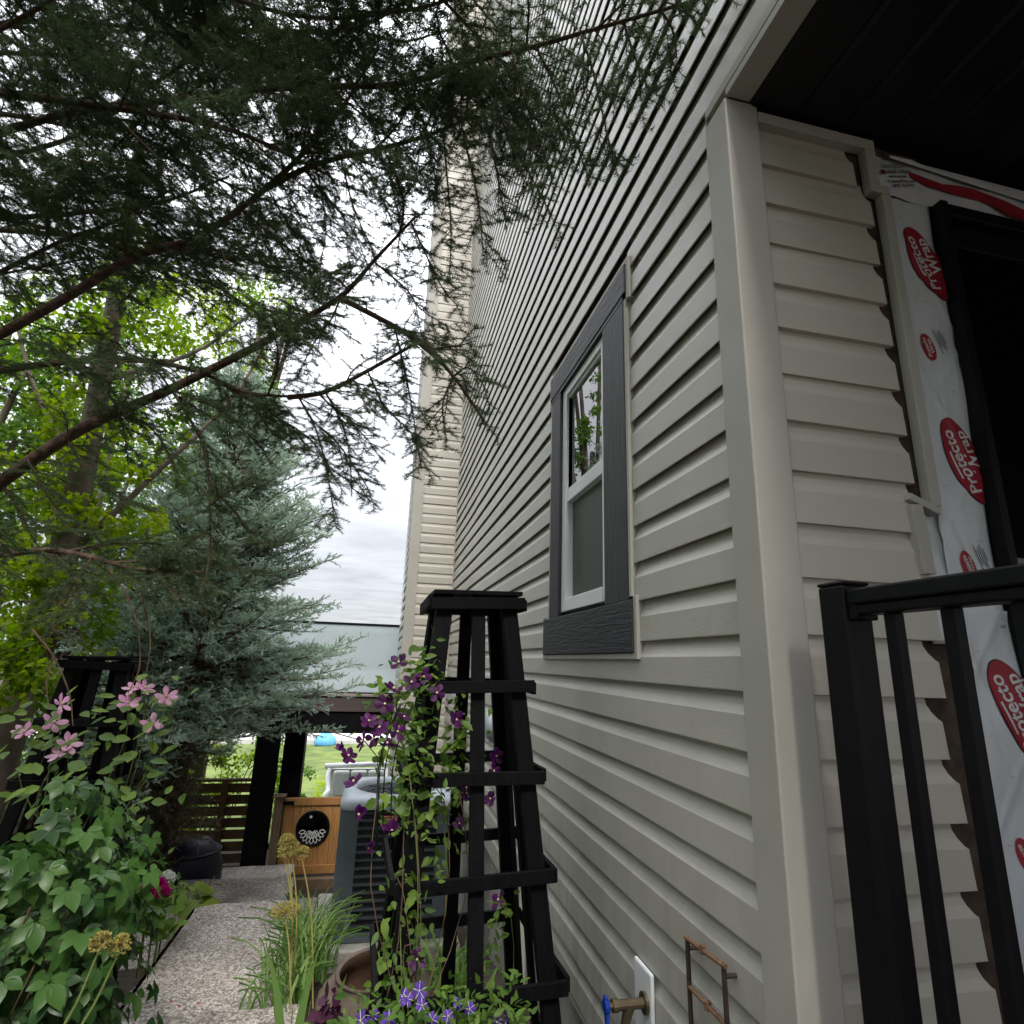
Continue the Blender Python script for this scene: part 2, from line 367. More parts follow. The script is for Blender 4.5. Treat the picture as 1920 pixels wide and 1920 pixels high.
def glass_mat(name, tint=(1,1,1), refl=1.45, rough=0.0, frost=0.0, body=None):
    m = bpy.data.materials.new(name); m.use_nodes = True; t = m.node_tree; t.nodes.clear()
    o = N(t, 'ShaderNodeOutputMaterial'); fr = N(t, 'ShaderNodeFresnel'); fr.inputs[0].default_value = refl
    gl = N(t, 'ShaderNodeBsdfGlossy'); gl.inputs['Roughness'].default_value = rough
    if frost > 0:
        tr = N(t, 'ShaderNodeBsdfTranslucent'); tr.inputs[0].default_value = (*tint,1)
        df = N(t, 'ShaderNodeBsdfDiffuse'); df.inputs[0].default_value = (*(body or tint),1)
        tp = N(t, 'ShaderNodeBsdfTransparent'); tp.inputs[0].default_value = (*tint,1)
        m1 = N(t, 'ShaderNodeMixShader'); m1.inputs[0].default_value = frost; t.links.new(tp.outputs[0], m1.inputs[1])
        m0 = N(t, 'ShaderNodeMixShader'); m0.inputs[0].default_value = 0.22
        t.links.new(tr.outputs[0], m0.inputs[1]); t.links.new(df.outputs[0], m0.inputs[2]); t.links.new(m0.outputs[0], m1.inputs[2]); base = m1
    else:
        base = N(t, 'ShaderNodeBsdfTransparent'); base.inputs[0].default_value = (*tint,1)
    ms = N(t, 'ShaderNodeMixShader'); t.links.new(fr.outputs[0], ms.inputs[0]); t.links.new(base.outputs[0], ms.inputs[1]); t.links.new(gl.outputs[0], ms.inputs[2])
    t.links.new(ms.outputs[0], o.inputs[0]); return m
pane_glass = glass_mat('window_glass', (0.75,0.80,0.78), 3.0, 0.008)
dark_glass = glass_mat('door_glass', (0.80,0.80,0.82), 1.45, 0.02)
frost_glass = glass_mat('frosted_glass', (0.90,0.96,0.97), 1.4, 0.08, frost=0.62, body=(0.80,0.88,0.90))

needle = leaf_mat('spruce_needles', (0.038,0.062,0.028), (0.105,0.155,0.070), 0.38, 0.5)
needle_blue = leaf_mat('blue_spruce_needles', (0.25,0.32,0.21), (0.54,0.67,0.60), 0.3, 0.6)
needle_old = leaf_mat('old_spruce_twigs', (0.11,0.105,0.060), (0.19,0.19,0.12), 0.1, 0.8)
leaf_bright = leaf_mat('bright_vine_leaves', (0.11,0.21,0.018), (0.36,0.46,0.03), 0.55, 0.5)
leaf_mid = leaf_mat('mid_green_leaves', (0.06,0.13,0.025), (0.16,0.27,0.05), 0.45, 0.5)
leaf_creeper = leaf_mat('creeper_leaves', (0.020,0.062,0.014), (0.080,0.175,0.038), 0.28, 0.42, attr=False, spec=0.45)
leaf_creeper_s = leaf_mat('creeper_leaves_mass', (0.028,0.075,0.020), (0.090,0.18,0.045), 0.28, 0.45, spec=0.45)
leaf_clem = leaf_mat('clematis_leaves', (0.075,0.155,0.030), (0.21,0.32,0.055), 0.42, 0.5, attr=False)
leaf_clem_s = leaf_mat('clematis_leaves_mass', (0.055,0.12,0.025), (0.17,0.27,0.05), 0.42, 0.5)
screen_m = glass_mat('insect_screen', (0.75,0.78,0.75), 1.2, 0.3, frost=0.22, body=(0.40,0.43,0.41))
grass_m = leaf_mat('strap_leaves', (0.08,0.17,0.04), (0.27,0.40,0.13), 0.35, 0.5)
stem_green = mat('green_stem', (0.11,0.16,0.04), 0.6, (0.17,0.21,0.06), 20)
stem_straw = mat('straw_stem', (0.40,0.32,0.12), 0.7, (0.32,0.29,0.10), 15)
stem_brown = mat('woody_stem', (0.11,0.065,0.04), 0.8, (0.17,0.11,0.07), 30)
allium_m = leaf_mat('allium_seed', (0.27,0.24,0.055), (0.42,0.36,0.12), 0.2, 0.7)
petal_purple = leaf_mat('purple_petal', (0.036,0.003,0.042), (0.095,0.008,0.105), 0.3, 0.55, attr=False)
petal_pink = leaf_mat('pink_petal', (0.84,0.40,0.68), (0.88,0.56,0.76), 0.35, 0.6, attr=False)
petal_mag = leaf_mat('magenta_petal', (0.42,0.006,0.17), (0.50,0.015,0.24), 0.3, 0.6)
petal_white = leaf_mat('white_petal', (0.62,0.66,0.60), (0.75,0.77,0.72), 0.3, 0.6)
petal_violet = leaf_mat('violet_petal', (0.085,0.03,0.30), (0.16,0.07,0.45), 0.3, 0.6, attr=False)
stamen = mat('cream_stamen', (0.62,0.58,0.34), 0.7)
hosta_m = leaf_mat('hosta_leaves', (0.14,0.20,0.025), (0.22,0.29,0.04), 0.35, 0.45, attr=False)
dark_leaf = leaf_mat('dark_red_leaves', (0.045,0.012,0.03), (0.11,0.035,0.075), 0.3, 0.5)

# ------------------------------------------------------------------ ground
GY = [-60,2.6,3.4,4.2,5.0,7.0,9.7,15,30,60,400]
GZ = [0,0,-.1,-.28,-.45,-.95,-1.6,-2.2,-3.2,-4.0,-10]
def gz(y): return float(np.interp(y, GY, GZ))
def build_ground():
    xs = np.array([-300,-120,-60,-30,-15,-8,-5,-3.5,-2.5,-2,-1.5,-1,-.5,0,.5,.9,1.5,3,8,30,120,300.])
    ys = np.concatenate([[-60,-30,-12,-5,-2], np.arange(0,12,.5), np.arange(12,30,2), [34,40,50,60,90,140,220,400]])
    v = []; f = []
    for i,y in enumerate(ys):
        for j,x in enumerate(xs):
            n = 0.03*math.sin(3.1*x+1.7*y)*math.cos(2.3*y-1.1*x) if abs(x) < 6 and y < 12 else 0
            if -2.0 < x < -.2 and y < 9.9: n = -0.06
            v.append((x,y,gz(y)-0.05+n))
    nx = len(xs)
    for i in range(len(ys)-1):
        for j in range(nx-1): f.append((i*nx+j,i*nx+j+1,(i+1)*nx+j+1,(i+1)*nx+j))
    tag(MB().add(v,f).build('ground', soil, smooth=True), kind='structure')
    # lawn beyond the deck
    v = []; f = []
    ys2 = np.concatenate([np.arange(12.5,30,1.0),[32,36,37.5]]); xs2 = np.linspace(-40,40,41)
    for y in ys2:
        for x in xs2: v.append((x,y,gz(y)+0.03+0.05*math.sin(x*1.3+y)*math.sin(y*.9)))
    nx = len(xs2)
    for i in range(len(ys2)-1):
        for j in range(nx-1): f.append((i*nx+j,i*nx+j+1,(i+1)*nx+j+1,(i+1)*nx+j))
    tag(MB().add(v,f).build('lawn', grass_far, smooth=True), kind='structure')
    m = MB().box(-40,40,38,44,gz(40)-.1,gz(38)+.12)
    tag(m.build('road', road_far), kind='structure')
build_ground()

# path of exposed aggregate slabs stepping down to the gate
path = tag(empty('path', (0,0,0)), kind='structure')
for (x0,x1,y0,y1,z,sk) in ((-1.0,-.20,-2.2,3.15,0.0,0.0),(-1.08,-.28,3.17,4.82,-.17,.04),(-1.62,-.60,4.84,6.45,-.52,-.05),
                           (-1.98,-.78,6.47,8.1,-.93,.05),(-2.0,-1.0,8.12,9.55,-1.36,0)):
    m = MB(); pts = []
    n = 14
    for k in range(n+1): pts.append((x0+(x1-x0)*k/n, y0 + sk*k/n + .008*math.sin(k*2.1)))
    for k in range(n+1): pts.append((x1+.012*math.sin(k*1.7), y0+(y1-y0)*k/n + sk))
    for k in range(n+1): pts.append((x1-(x1-x0)*k/n, y1 + sk*(1-k/n) + .008*math.sin(k*1.3)))
    for k in range(n+1): pts.append((x0+.02*math.sin(k*1.1), y1-(y1-y0)*k/n))
    top = [(x,y,z) for x,y in pts]; bot = [(x,y,z-.30) for x,y in pts]; c = len(pts)
    m.add(top+bot, [tuple(range(c))]+[(i,(i+c),((i+1)%c)+c,(i+1)%c) for i in range(c)])
    m.build('slab', agg, path)

# ------------------------------------------------------------------ house
W = 0.83            # side wall plane
YF = 1.129          # front (porch) wall plane
YB = 7.17           # where the projecting bay starts
XB = 0.27           # bay side plane
EXP = 0.1276        # course exposure
Z0 = 0.305
TOP = 13.6
house = empty('house', (2.5, 3.0, 0), label='beige vinyl sided house with dark framed window and unfinished porch wall', cat='house')
def H(o):
    """parent to the house keeping world coordinates"""
    o.parent = house; o.matrix_parent_inverse = Matrix.Translation((-2.5,-3.0,0)); return o
PROF = [(0.0165,0.003),(0.0215,0.0),(0.0222,0.003),(0.0212,0.077),(0.0190,0.082),(0.0115,0.098),(0.0055,0.114),(0.0025,0.141)]

PROF_F = [(0.002,-.001),(0.0150,0.0),(0.0152,0.003),(0.0142,0.078),(0.0128,0.083),(0.0080,0.098),(0.0050,0.114),(0.0030,0.141)]
def course(name, z0, a, b, place, m, parent, seed, cut_end=None, zmax=None, PROF=PROF):
    """one siding course from a to b along the wall; place(out, along, z)->xyz"""
    L = b-a; n = max(2, int(abs(L)/0.35)+1); r = random.Random(seed)
    ph = r.uniform(0,6); amp = r.uniform(.0003,.0011); off = r.uniform(-.0004,.0009)
    v = []; f = []; k = len(PROF)
    for i in range(n+1):
        t = i/n; s = a+L*t; w = amp*math.sin(ph+s*2.3)+amp*.6*math.sin(ph*2+s*5.1)+off
        for q,(o_,dz) in enumerate(PROF):
            ss = s
            if cut_end is not None and i == n: ss = s - cut_end[min(q,len(cut_end)-1)]
            zz = z0+dz + w*.8*(q>0)
            if zmax is not None: zz = min(zz, zmax)
            v.append(place(o_+w*(q>0), ss, zz))
    for i in range(n):
        for q in range(k-1): f.append((i*k+q, (i+1)*k+q, (i+1)*k+q+1, i*k+q+1))
    o = MB().add(v,f).build(name, m, parent)
    return o

def wall_backing(name, mbuild, m): 
    o = mbuild.build(name, m); H(o); return o
side = wall_backing('side_wall', MB().box(W+.004,W+.10,1.16,1.90,Z0-.01,TOP).box(W+.004,W+.10,2.72,8.9,Z0-.01,TOP).box(W+.004,W+.10,1.90,2.72,Z0-.01,1.66).box(W+.004,W+.10,1.90,2.72,2.96,TOP).box(W+.004,W+.10,-4,1.16,3.06,TOP), sheath)
def P_side(o,s,z): return (W-o, s, z)
ncour = int((TOP-Z0)/EXP)
for i in range(ncour):
    z = Z0+i*EXP; mid = z+EXP*.5
    segs = []
    ystart = 1.205 if z < 3.05 else -4.0
    if 1.56 < mid < 3.06: segs = [(ystart,1.775),(2.795,YB-.005)]
    else: segs = [(ystart,YB-.005)]
    for (a,b) in segs:
        # real walls are lapped from shorter lengths: a joint here and there
        if b-a > 4.2 and z < 4.6:
            j = a + 2.2 + ((i//2)*1.37) % 2.2
            course('siding_panel', z, a, j, P_side, siding, side, i*3)
            course('siding_panel', z-.0008, j-.02, b, lambda o,s,zz: (W-o+.0026, s, zz), siding, side, i*3+1)
        else: course('siding_panel', z, a, b, P_side, siding, side, i*3+2)

bay = wall_backing('bay_wall', MB().box(XB+.004,W+.05,YB+.004,8.9,-1.2,TOP), sheath)
for i in range(-12, ncour):
    z = Z0+i*EXP - .05
    course('siding_panel', z, XB+.10, W-.02, lambda o,s,zz: (s, YB-o, zz), siding_warm_lit, bay, 900+i, PROF=PROF_F)
bays = wall_backing('bay_side_wall', MB().box(XB+.002,XB+.003,YB+.1,8.88,-1.2,TOP), sheath)
bsm = MB()
for i in range(-12, ncour):
    z = Z0+i*EXP - .05
    for (a,b) in ((YB+.09,8.9),):
        bsm.add([(XB-o_,s,z+dz) for s in (a,b) for o_,dz in PROF],[(q,q+len(PROF),q+len(PROF)+1,q+1) for q in range(len(PROF)-1)])
tag(bsm.build('siding_courses', siding, bays), kind='stuff')

front = wall_backing('front_wall', MB().box(W+.004,1.475,YF+.004,YF+.12,.3,3.06), sheath)
cutn = [0.0,0.0,0.002,0.006,0.014,0.026,0.034,0.036]
for i in range(1, 22):
    z = Z0+i*EXP
    if z > 3.0-.02: break
    end = 1.262 if z > 1.68 else 1.262+.010*math.sin(i*2.1)+.008*math.sin(i*5.3)
    if z > 2.80: end = 1.222
    course('siding_panel', z, .90, end, lambda o,s,zz: (s, YF-o, zz), siding_warm_lit, front, 1700+i, cut_end=[c*(1 if z < 1.68 else .5) for c in cutn], zmax=3.02, PROF=PROF_F)

def trim(name, mb, m=None, bevel=.003): return H(mb.build(name, m or trim_vinyl, bevel=bevel))
# outside corner post at the porch (hollow box, two faces)
_o = [(W-.027,YF-.027),(.905,YF-.027),(.905,YF+.01),(W+.01,YF+.01),(W+.01,1.205),(W-.027,1.205)]
trim('corner_post', MB().add([(x,y,.25) for x,y in _o]+[(x,y,3.0445) for x,y in _o],[(0,5,4,3,2,1),(6,7,8,9,10,11)]+[(i,(i+1)%6,(i+1)%6+6,i+6) for i in range(6)]), bevel=.004)
trim('corner_post', MB().box(XB-.0265,XB+.10,YB-.027,YB+.01,-1.25,TOP).box(XB-.0265,XB+.01,YB+.0105,YB+.09,-1.25,TOP), bevel=.004)
trim('inside_corner_post', MB().box(W-.028,W+.003,YB-.03,YB+.003,-.6,TOP))
# starter strip along the bottom of the side wall
trim('starter_strip', MB().box(W-.018,W+.003,1.206,YB-.03,Z0-.028,Z0-.005), bevel=.002)
# overhang: bottom trim of the upper wall, soffit return
trim('overhang_trim', MB().box(W-.0255,W+.003,-4,1.203,3.0725,3.108))
trim('overhang_return', MB().box(W-.0245,W+.05,-4,YF-.0285,3.045,3.072), bevel=.002)
# soffit of the porch, black boards running with the wall
soff = wall_backing('soffit', MB().box(W+.05,6.0,-4,YF+.1,3.055,3.15), black_soffit)
for k in range(34):
    x0 = W+.052+k*.151
    v = [(x0,-4,3.044),(x0+.012,-4,3.036),(x0+.139,-4,3.036),(x0+.150,-4,3.044)]
    v = v+[(a,YF+.02,c) for a,b,c in v]
    MB().add(v,[(0,1,5,4),(1,2,6,5),(2,3,7,6)]).build('soffit_board', black_soffit, soff)
# front wall top and edge trim (J-channel), stepping round the unfinished opening
def jbox(m, x0,x1,z0,z1): return m.box(x0,x1,YF-.030,YF-.002,z0,z1)
trim('top_channel', jbox(MB(), .905,1.287,2.985,3.020), bevel=.002)
trim('edge_channel', jbox(MB(), 1.252,1.287,2.862,2.984), bevel=.002)
trim('edge_channel', jbox(MB(), 1.252,1.318,2.835,2.861), bevel=.002)
trim('edge_channel', jbox(MB(), 1.288,1.318,1.905,2.834), bevel=.002)
trim('edge_channel', MB().bar((1.226,YF-.016,1.925),(1.312,YF-.016,1.892),.028,.018), bevel=.002)
trim('edge_channel', MB().bar((1.243,YF-.016,1.905),(1.252,YF-.016,1.735),.028,.034,up=(1,0,0)), bevel=.002)

# house wrap sheets with printed marks
def wy(x, z, seed):
    """wrinkles of the house wrap"""
    c = math.sin(37*x+11*z+seed)*.0016+math.sin(21*z-26*x+2*seed)*.0022+math.sin(9*z+seed*1.7)*.0018
    d = abs(((x*5.1+z*2.3+seed*.37) % 1.0)-.5); c -= .0045*max(0,1-d/.10)
    d = abs(((z*3.1-x*4.3+seed*.53) % 1.0)-.5); c -= .0035*max(0,1-d/.07)
    return c
def sheet(name, poly_l, poly_r, zs, y, parent, m, seed, nx=22, amp=.004):
    r = random.Random(seed); v = []; f = []
    for i,z in enumerate(zs):
        for j in range(nx):
            t = j/(nx-1); x = poly_l(z)*(1-t)+poly_r(z)*t
            yy = y + wy(x,z,seed)
            v.append((x,yy,z))
    for i in range(len(zs)-1):
        for j in range(nx-1): f.append((i*nx+j,i*nx+j+1,(i+1)*nx+j+1,(i+1)*nx+j))
    o = MB().add(v,f).build(name, m, parent, smooth=True)
    so = o.modifiers.new('thick','SOLIDIFY'); so.thickness = .0012
    return o
wrapo = wall_backing('house_wrap', MB().box(1.30,1.31,YF-.001,YF+.003,1.9,2.8), wrap)
sheet('wrap_sheet', lambda z: 1.318+.006*math.sin(z*4) , lambda z: 1.474-.006*math.sin(z*5), list(np.linspace(1.62,2.86,110)), YF-.010, wrapo, wrap, 1)
sheet('wrap_sheet', lambda z: 1.262+.01*math.sin(z*31), lambda z: 1.385+.012*math.sin(z*17), list(np.linspace(1.575,1.90,30)), YF-.004, wrapo, wrap, 2)
sheet('wrap_sheet', lambda z: 1.338-.03*max(0,(1.45-z))/.6+.003*math.sin(z*22), lambda z: 1.478, list(np.linspace(.55,1.66,100)), YF-.018, wrapo, wrap, 3)
# header strip
def hz(x): return 2.985-.012*(x-1.3)
v=[];f=[]
for i in range(15):
    x = 1.289+i*.06
    for j in range(6):
        t=j/5; zz = hz(x)*(1-t)+(2.848+.004*math.sin(i*1.9))*t
        v.append((x, YF-.014-.010*math.sin(t*3.1)+.003*math.sin(i*1.3+j), zz))
for i in range(14):
    for j in range(5): f.append((i*6+j,i*6+j+1,(i+1)*6+j+1,(i+1)*6+j))
MB().add(v,f).build('wrap_sheet', wrap, wrapo, smooth=True)
# the red printed band and the loose fold on the header
v=[];f=[]
for i in range(13):
    x = 1.40+i*.058; zc_ = 2.928-.045*min(1,(i/8))-.008*math.sin(i*1.1); h = .010+.012*min(1,i/5)+.003*math.sin(i*2.3)
    v += [(x,YF-.0285,zc_-h),(x,YF-.0285,zc_+h)]
for i in range(12): f.append((2*i,2*i+2,2*i+3,2*i+1))
MB().add(v,f).build('red_print', red_ink, wrapo)
v=[];f=[]
for i in range(13):
    x = 1.335+i*.066; zt = hz(x)-.002; h = .012+.032*min(1,i/7)
    v += [(x,YF-.026,zt),(x,YF-.034-.004*math.sin(i*1.7),zt-h*.6),(x,YF-.030,zt-h)]
for i in range(12):
    for j in range(2): f.append((3*i+j,3*i+j+1,3*i+j+4,3*i+j+3))
MB().add(v,f).build('wrap_fold', wrap, wrapo, smooth=True)
def wall_text(body, size, cx, cz, ang, y, m, shear=0.0, bold=0.0, parent=None, sx=1.0, seed=None):
    """printed lettering on a wall facing -Y; ang: reading direction in the wall plane, from +x towards +z; follows the wrinkles"""
    me = text_mesh(body, size, shear, bold); c,s = math.cos(ang), math.sin(ang)
    for v in me.vertices:
        X = cx+c*sx*v.co.x-s*v.co.y; Z = cz+s*sx*v.co.x+c*v.co.y
        v.co = (X, y+(wy(X,Z,seed) if seed is not None else 0), Z)
    return link('lettering', me, m, parent or wrapo)
def oval(cx, cz, a, b, ang, y, m, name='logo_oval', seed=1):
    n = 48; c,s = math.cos(ang), math.sin(ang); vs = []; fs = []; rings = 9
    for q in range(rings+1):
        for k in range(n):
            t = 2*math.pi*k/n; u = a*math.cos(t)*q/rings; w = b*math.sin(t)*q/rings; X = cx+u*c-w*s; Z = cz+u*s+w*c
            vs.append((X, y+wy(X,Z,seed), Z))
    for q in range(rings):
        for k in range(n): fs.append((q*n+k,(q+1)*n+k,(q+1)*n+(k+1)%n,q*n+(k+1)%n))
    return MB().add(vs,fs).build(name, m, wrapo, smooth=True)
def strip(p0, p1, w, y, m, seed, name='fine_print'):
    vs = []; fs = []; n = 14; d = (Vector(p1)-Vector(p0)); nn = Vector((-d.y,d.x)).normalized()*w/2
    for i in range(n+1):
        q = Vector(p0)+d*i/n
        for sg in (-1,1):
            X,Z = q+nn*sg; vs.append((X,y+wy(X,Z,seed),Z))
    for i in range(n): fs.append((2*i,2*i+2,2*i+3,2*i+1))
    return MB().add(vs,fs).build(name, m, wrapo)
ANG = R(112)
def big_logo(cx, cz, y, seed):
    oval(cx,cz,.1225,.0555,ANG,y,outline_ink,seed=seed); oval(cx,cz,.120,.053,ANG,y-.0009,red_ink,seed=seed)
    c,s = math.cos(ANG), math.sin(ANG)
    wall_text('Protecto', .050, cx-.016*s, cz+.016*c, ANG, y-.0020, white_ink, .15, .0010, seed=seed)
    wall_text('Wrap', .050, cx+.024*s+.018*c, cz-.024*c+.018*s, ANG, y-.0020, white_ink, .15, .0010, seed=seed)
    q = Vector((cx-.036*s, cz+.036*c)); u = Vector((c,s)); strip(q-u*.040,q+u*.036,.0070,y-.0021,white_ink,seed,'lettering')
def small_logo(cx, cz, y, seed):
    oval(cx,cz,.040,.021,ANG,y,red_ink,seed=seed)
    c,s = math.cos(ANG), math.sin(ANG)
    wall_text('Protecto', .016, cx-.006*s, cz+.006*c, ANG, y-.0010, white_ink, .15, .0003, seed=seed)
    wall_text('Wrap', .018, cx+.008*s, cz-.008*c, ANG, y-.0010, white_ink, .15, .0003, seed=seed)
    for k in range(5):
        q = Vector((cx+(.034+.0065*k)*s, cz-(.034+.0065*k)*c+.012)); u = Vector((c,s)); l = (.040,.022,.030,.034,.018)[k]
        strip(q-u*l,q+u*l*.8,.0022,y-.0006,dark_ink,seed)
for cx,cz,y in ((1.425,2.640,YF-.0120),(1.440,2.045,YF-.0120),(1.450,1.430,YF-.0200)): big_logo(cx,cz,y,1 if cz > 1.6 else 3)
for cx,cz,y in ((1.380,2.365,YF-.0120),(1.388,1.765,YF-.0120),(1.400,1.130,YF-.0200)): small_logo(cx,cz,y,1 if cz > 1.6 else 3)
for k in range(16):
    zz = .75+k*.135; MB().box(1.345+.08*((k*7)%3)/2,1.357+.08*((k*7)%3)/2,YF-.0205 if zz > 1.62 else YF-.0285,YF-.0195 if zz > 1.62 else YF-.0275,zz,zz+.0016).build('staple', pvc, wrapo)
for k,(tx,sz,dx_,dz_) in enumerate((('Since',.013,1.318,2.962),('UNIVERSAL',.018,1.345,2.944),('VB-FREE WRAP',.017,1.352,2.926),('seams up wall',.012,1.355,2.911),('ProtectoWrap.com',.013,1.366,2.896),('(800) 759-9727',.013,1.372,2.882))):
    wall_text(tx, sz, dx_, dz_, R(14), YF-.0285, dark_ink, .0, .0004)
MB().add([(1.298,YF-.0285,2.906),(1.312,YF-.0285,2.908),(1.312,YF-.0285,2.922),(1.298,YF-.0285,2.920)],[(0,1,2,3)]).build('red_print', red_ink, wrapo)

# black patio door set in the opening
door = wall_backing('patio_door', MB().box(1.476,1.500,YF-.045,YF+.12,.60,2.842), black_metal)
MB().box(1.5005,3.4,YF-.04,YF+.1,2.80,2.841).build('door_head', black_metal, door, bevel=.003)
MB().box(1.5005,1.540,YF-.015,YF+.03,.62,2.799).build('door_stile', black_metal, door, bevel=.003)
MB().box(1.5405,3.4,YF+.0,YF+.008,.70,2.72).build('door_pane', dark_glass, door)
MB().box(1.5405,3.4,YF-.012,YF+.03,2.721,2.798).build('door_rail', black_metal, door, bevel=.003)
frame_grey = mat('dull_metal_edge',(0.45,0.45,0.48),0.4,(0.52,0.52,0.55),10)
YI = 1.20
def sc(p): return (p[0]*.889, YI, 1.5+(p[1]-1.5)*.889)
for p_,q_,w_ in (((1.83,2.705),(2.00,2.52),.010),((2.00,2.52),(1.82,2.35),.008),((1.81,2.79),(2.2,2.75),.012),((1.77,2.60),(1.95,2.42),.006)):
    MB().bar(sc(p_),sc(q_),.012,w_,up=(0,1,0)).build('inner_frame_bar', frame_grey, door)
for quad in (((1.93,2.62),(1.90,2.70),(2.02,2.69),(2.2,2.50),(2.05,2.50)),((1.84,2.49),(1.92,2.53),(1.95,2.49),(1.84,2.44))):
    MB().add([(x*.889,YI+.03,1.5+(z-1.5)*.889) for x,z in quad],[tuple(range(len(quad)))]).build('inner_panel', frame_grey, door)
MB().add([(x*.889,YI+.028,1.5+(z-1.5)*.889) for x,z in ((1.82,2.47),(1.88,2.57),(1.92,2.53))],[(0,1,2)]).build('inner_panel', red_ink, door)
MB().box(1.48,3.6,YF+1.6,YF+1.65,.3,2.9).box(3.55,3.6,YF+.13,YF+1.6,.3,2.9).box(1.48,3.6,YF+.13,YF+1.65,2.86,2.9).box(1.48,1.50,YF+.13,YF+1.6,.3,2.86).build('room_lining', dark_room, door)

# ------------------------------------------------------------------ side window
def xw(d): return W-d            # d = how far a face stands out from the wall plane
win = empty('window'); H(win)
YW0,YW1 = 2.015,2.60; ZW0,ZW1 = 1.735,2.885
def wpart(name, mb, m, bevel=.003, parent=None): return mb.build(name, m, parent or win, bevel=bevel)
wpart('trim_stile', MB().box(xw(.036),xw(-.02),1.800,2.0145,1.716,2.862), win_trim_v)
wpart('trim_stile', MB().box(xw(.036),xw(-.02),2.601,2.752,1.716,2.862), win_trim_v)
wpart('trim_head', MB().box(xw(.039),xw(-.02),1.775,2.778,2.886,3.012), win_trim)
wpart('trim_head_lip', MB().box(xw(.036),xw(-.02),1.800,2.752,2.8625,2.8855), win_trim)
wpart('trim_sill', MB().box(xw(.040),xw(-.02),1.770,2.840,1.545,1.7155), win_trim)
# J-channel round the trim
jm = MB()
for a in ((1.778,1.7985,1.727,2.862),(2.7535,2.774,1.727,2.862),(1.752,1.7735,2.850,3.034),(2.7795,2.801,2.850,3.034),(1.7740,2.779,3.0135,3.034),(1.745,1.7685,1.524,1.727),(2.8415,2.864,1.524,1.727),(1.769,2.841,1.524,1.5435)):
    wpart('edge_channel', MB().box(xw(.0335),xw(-.003),*a), trim_vinyl, .002)
# white vinyl frame, two sashes
fr = wpart('frame', MB().box(xw(.022),xw(-.06),YW0+.001,YW0+.050,ZW0,ZW1-.0245).box(xw(.022),xw(-.06),YW1-.062,YW1-.001,ZW0,ZW1-.0245).box(xw(.022),xw(-.06),YW0+.0505,YW1-.0625,ZW1-.067,ZW1-.0245).box(xw(.026),xw(-.06),YW0+.0505,YW1-.0625,ZW0,ZW0+.058), white_vinyl)
ZM = 2.285
wpart('sash', MB().box(xw(.016),xw(-.03),YW0+.051,YW1-.063,ZM-.030,ZM+.035), white_vinyl)
up = MB().box(xw(.012),xw(-.02),YW0+.046,YW0+.062,ZM+.036,ZW1-.068).box(xw(.012),xw(-.02),YW1-.062,YW1-.046,ZM+.036,ZW1-.068).box(xw(.012),xw(-.02),YW0+.0625,YW1-.0625,ZW1-.085,ZW1-.068)
wpart('sash', up, white_vinyl)
lo = MB().box(xw(-.022),xw(-.05),YW0+.046,YW0+.08,ZW0+.051,ZM-.026).box(xw(-.022),xw(-.05),YW1-.10,YW1-.046,ZW0+.051,ZM-.026).box(xw(-.022),xw(-.05),YW0+.0805,YW1-.1005,ZM-.055,ZM-.026).box(xw(-.022),xw(-.05),YW0+.0805,YW1-.1005,ZW0+.051,ZW0+.08)
wpart('sash', lo, pale_plastic)
wpart('pane', MB().box(xw(.000),xw(-.004),YW0+.060,YW1-.060,ZM+.034,ZW1-.083), pane_glass, 0)
wpart('pane', MB().box(xw(-.034),xw(-.038),YW0+.078,YW1-.098,ZW0+.078,ZM-.053), pane_glass, 0)
wpart('insect_screen', MB().box(xw(-.014),xw(-.0155),YW0+.047,YW1-.047,ZW0+.0515,ZM-.0265), screen_m, 0)
v=[];f=[]
for i in range(41):
    y = YW0-.1+i*.02
    for z in (1.6,3.0): v.append((xw(-.085)+.010*math.sin(i*1.9),y,z))
for i in range(40): f.append((2*i,2*i+2,2*i+3,2*i+1))
MB().add(v,f).build('curtain', curtain, win, smooth=True)  # lower part stands for the pale blind; upper part added to lighten the pane
MB().box(xw(-.9),xw(-.88),1.2,3.4,1.3,3.2).box(xw(-.88),xw(-.1),1.2,1.22,1.3,3.2).box(xw(-.88),xw(-.1),3.38,3.4,1.3,3.2).box(xw(-.88),xw(-.1),1.2,3.4,1.3,1.32).box(xw(-.88),xw(-.1),1.2,3.4,3.18,3.2).build('room_lining', dark_room, win)

# foundation, roof, rest of the shell
H(MB().box(W+.012,W+.15,1.17,8.9,-1.9,Z0-.02).box(XB+.03,W+.01,YB+.03,8.88,-2.0,-1.21).build('foundation', concrete))
H(MB().box(W+.02,9,1.3,1.34,-.3,.3).box(8.9,9,-4,14,-2.5,TOP).box(W+.1,9,13.9,14,-2.5,TOP).box(W+.11,9,-4,-3.95,3.16,TOP).build('rear_shell', siding))
rf = MB().box(.81,9.4,-4.4,14.4,TOP+.001,TOP+.18).box(.26,.809,YB-.02,8.9,TOP+.001,TOP+.18)
rf.add([(.81,-4.4,TOP+.181),(9.4,-4.4,TOP+.181),(9.4,14.4,TOP+.181),(.81,14.4,TOP+.181),(4.5,-4.4,TOP+2.4),(4.5,14.4,TOP+2.4)],[(0,4,5,3),(1,2,5,4),(0,1,4),(2,3,5)])
H(rf.build('roof', roofing))

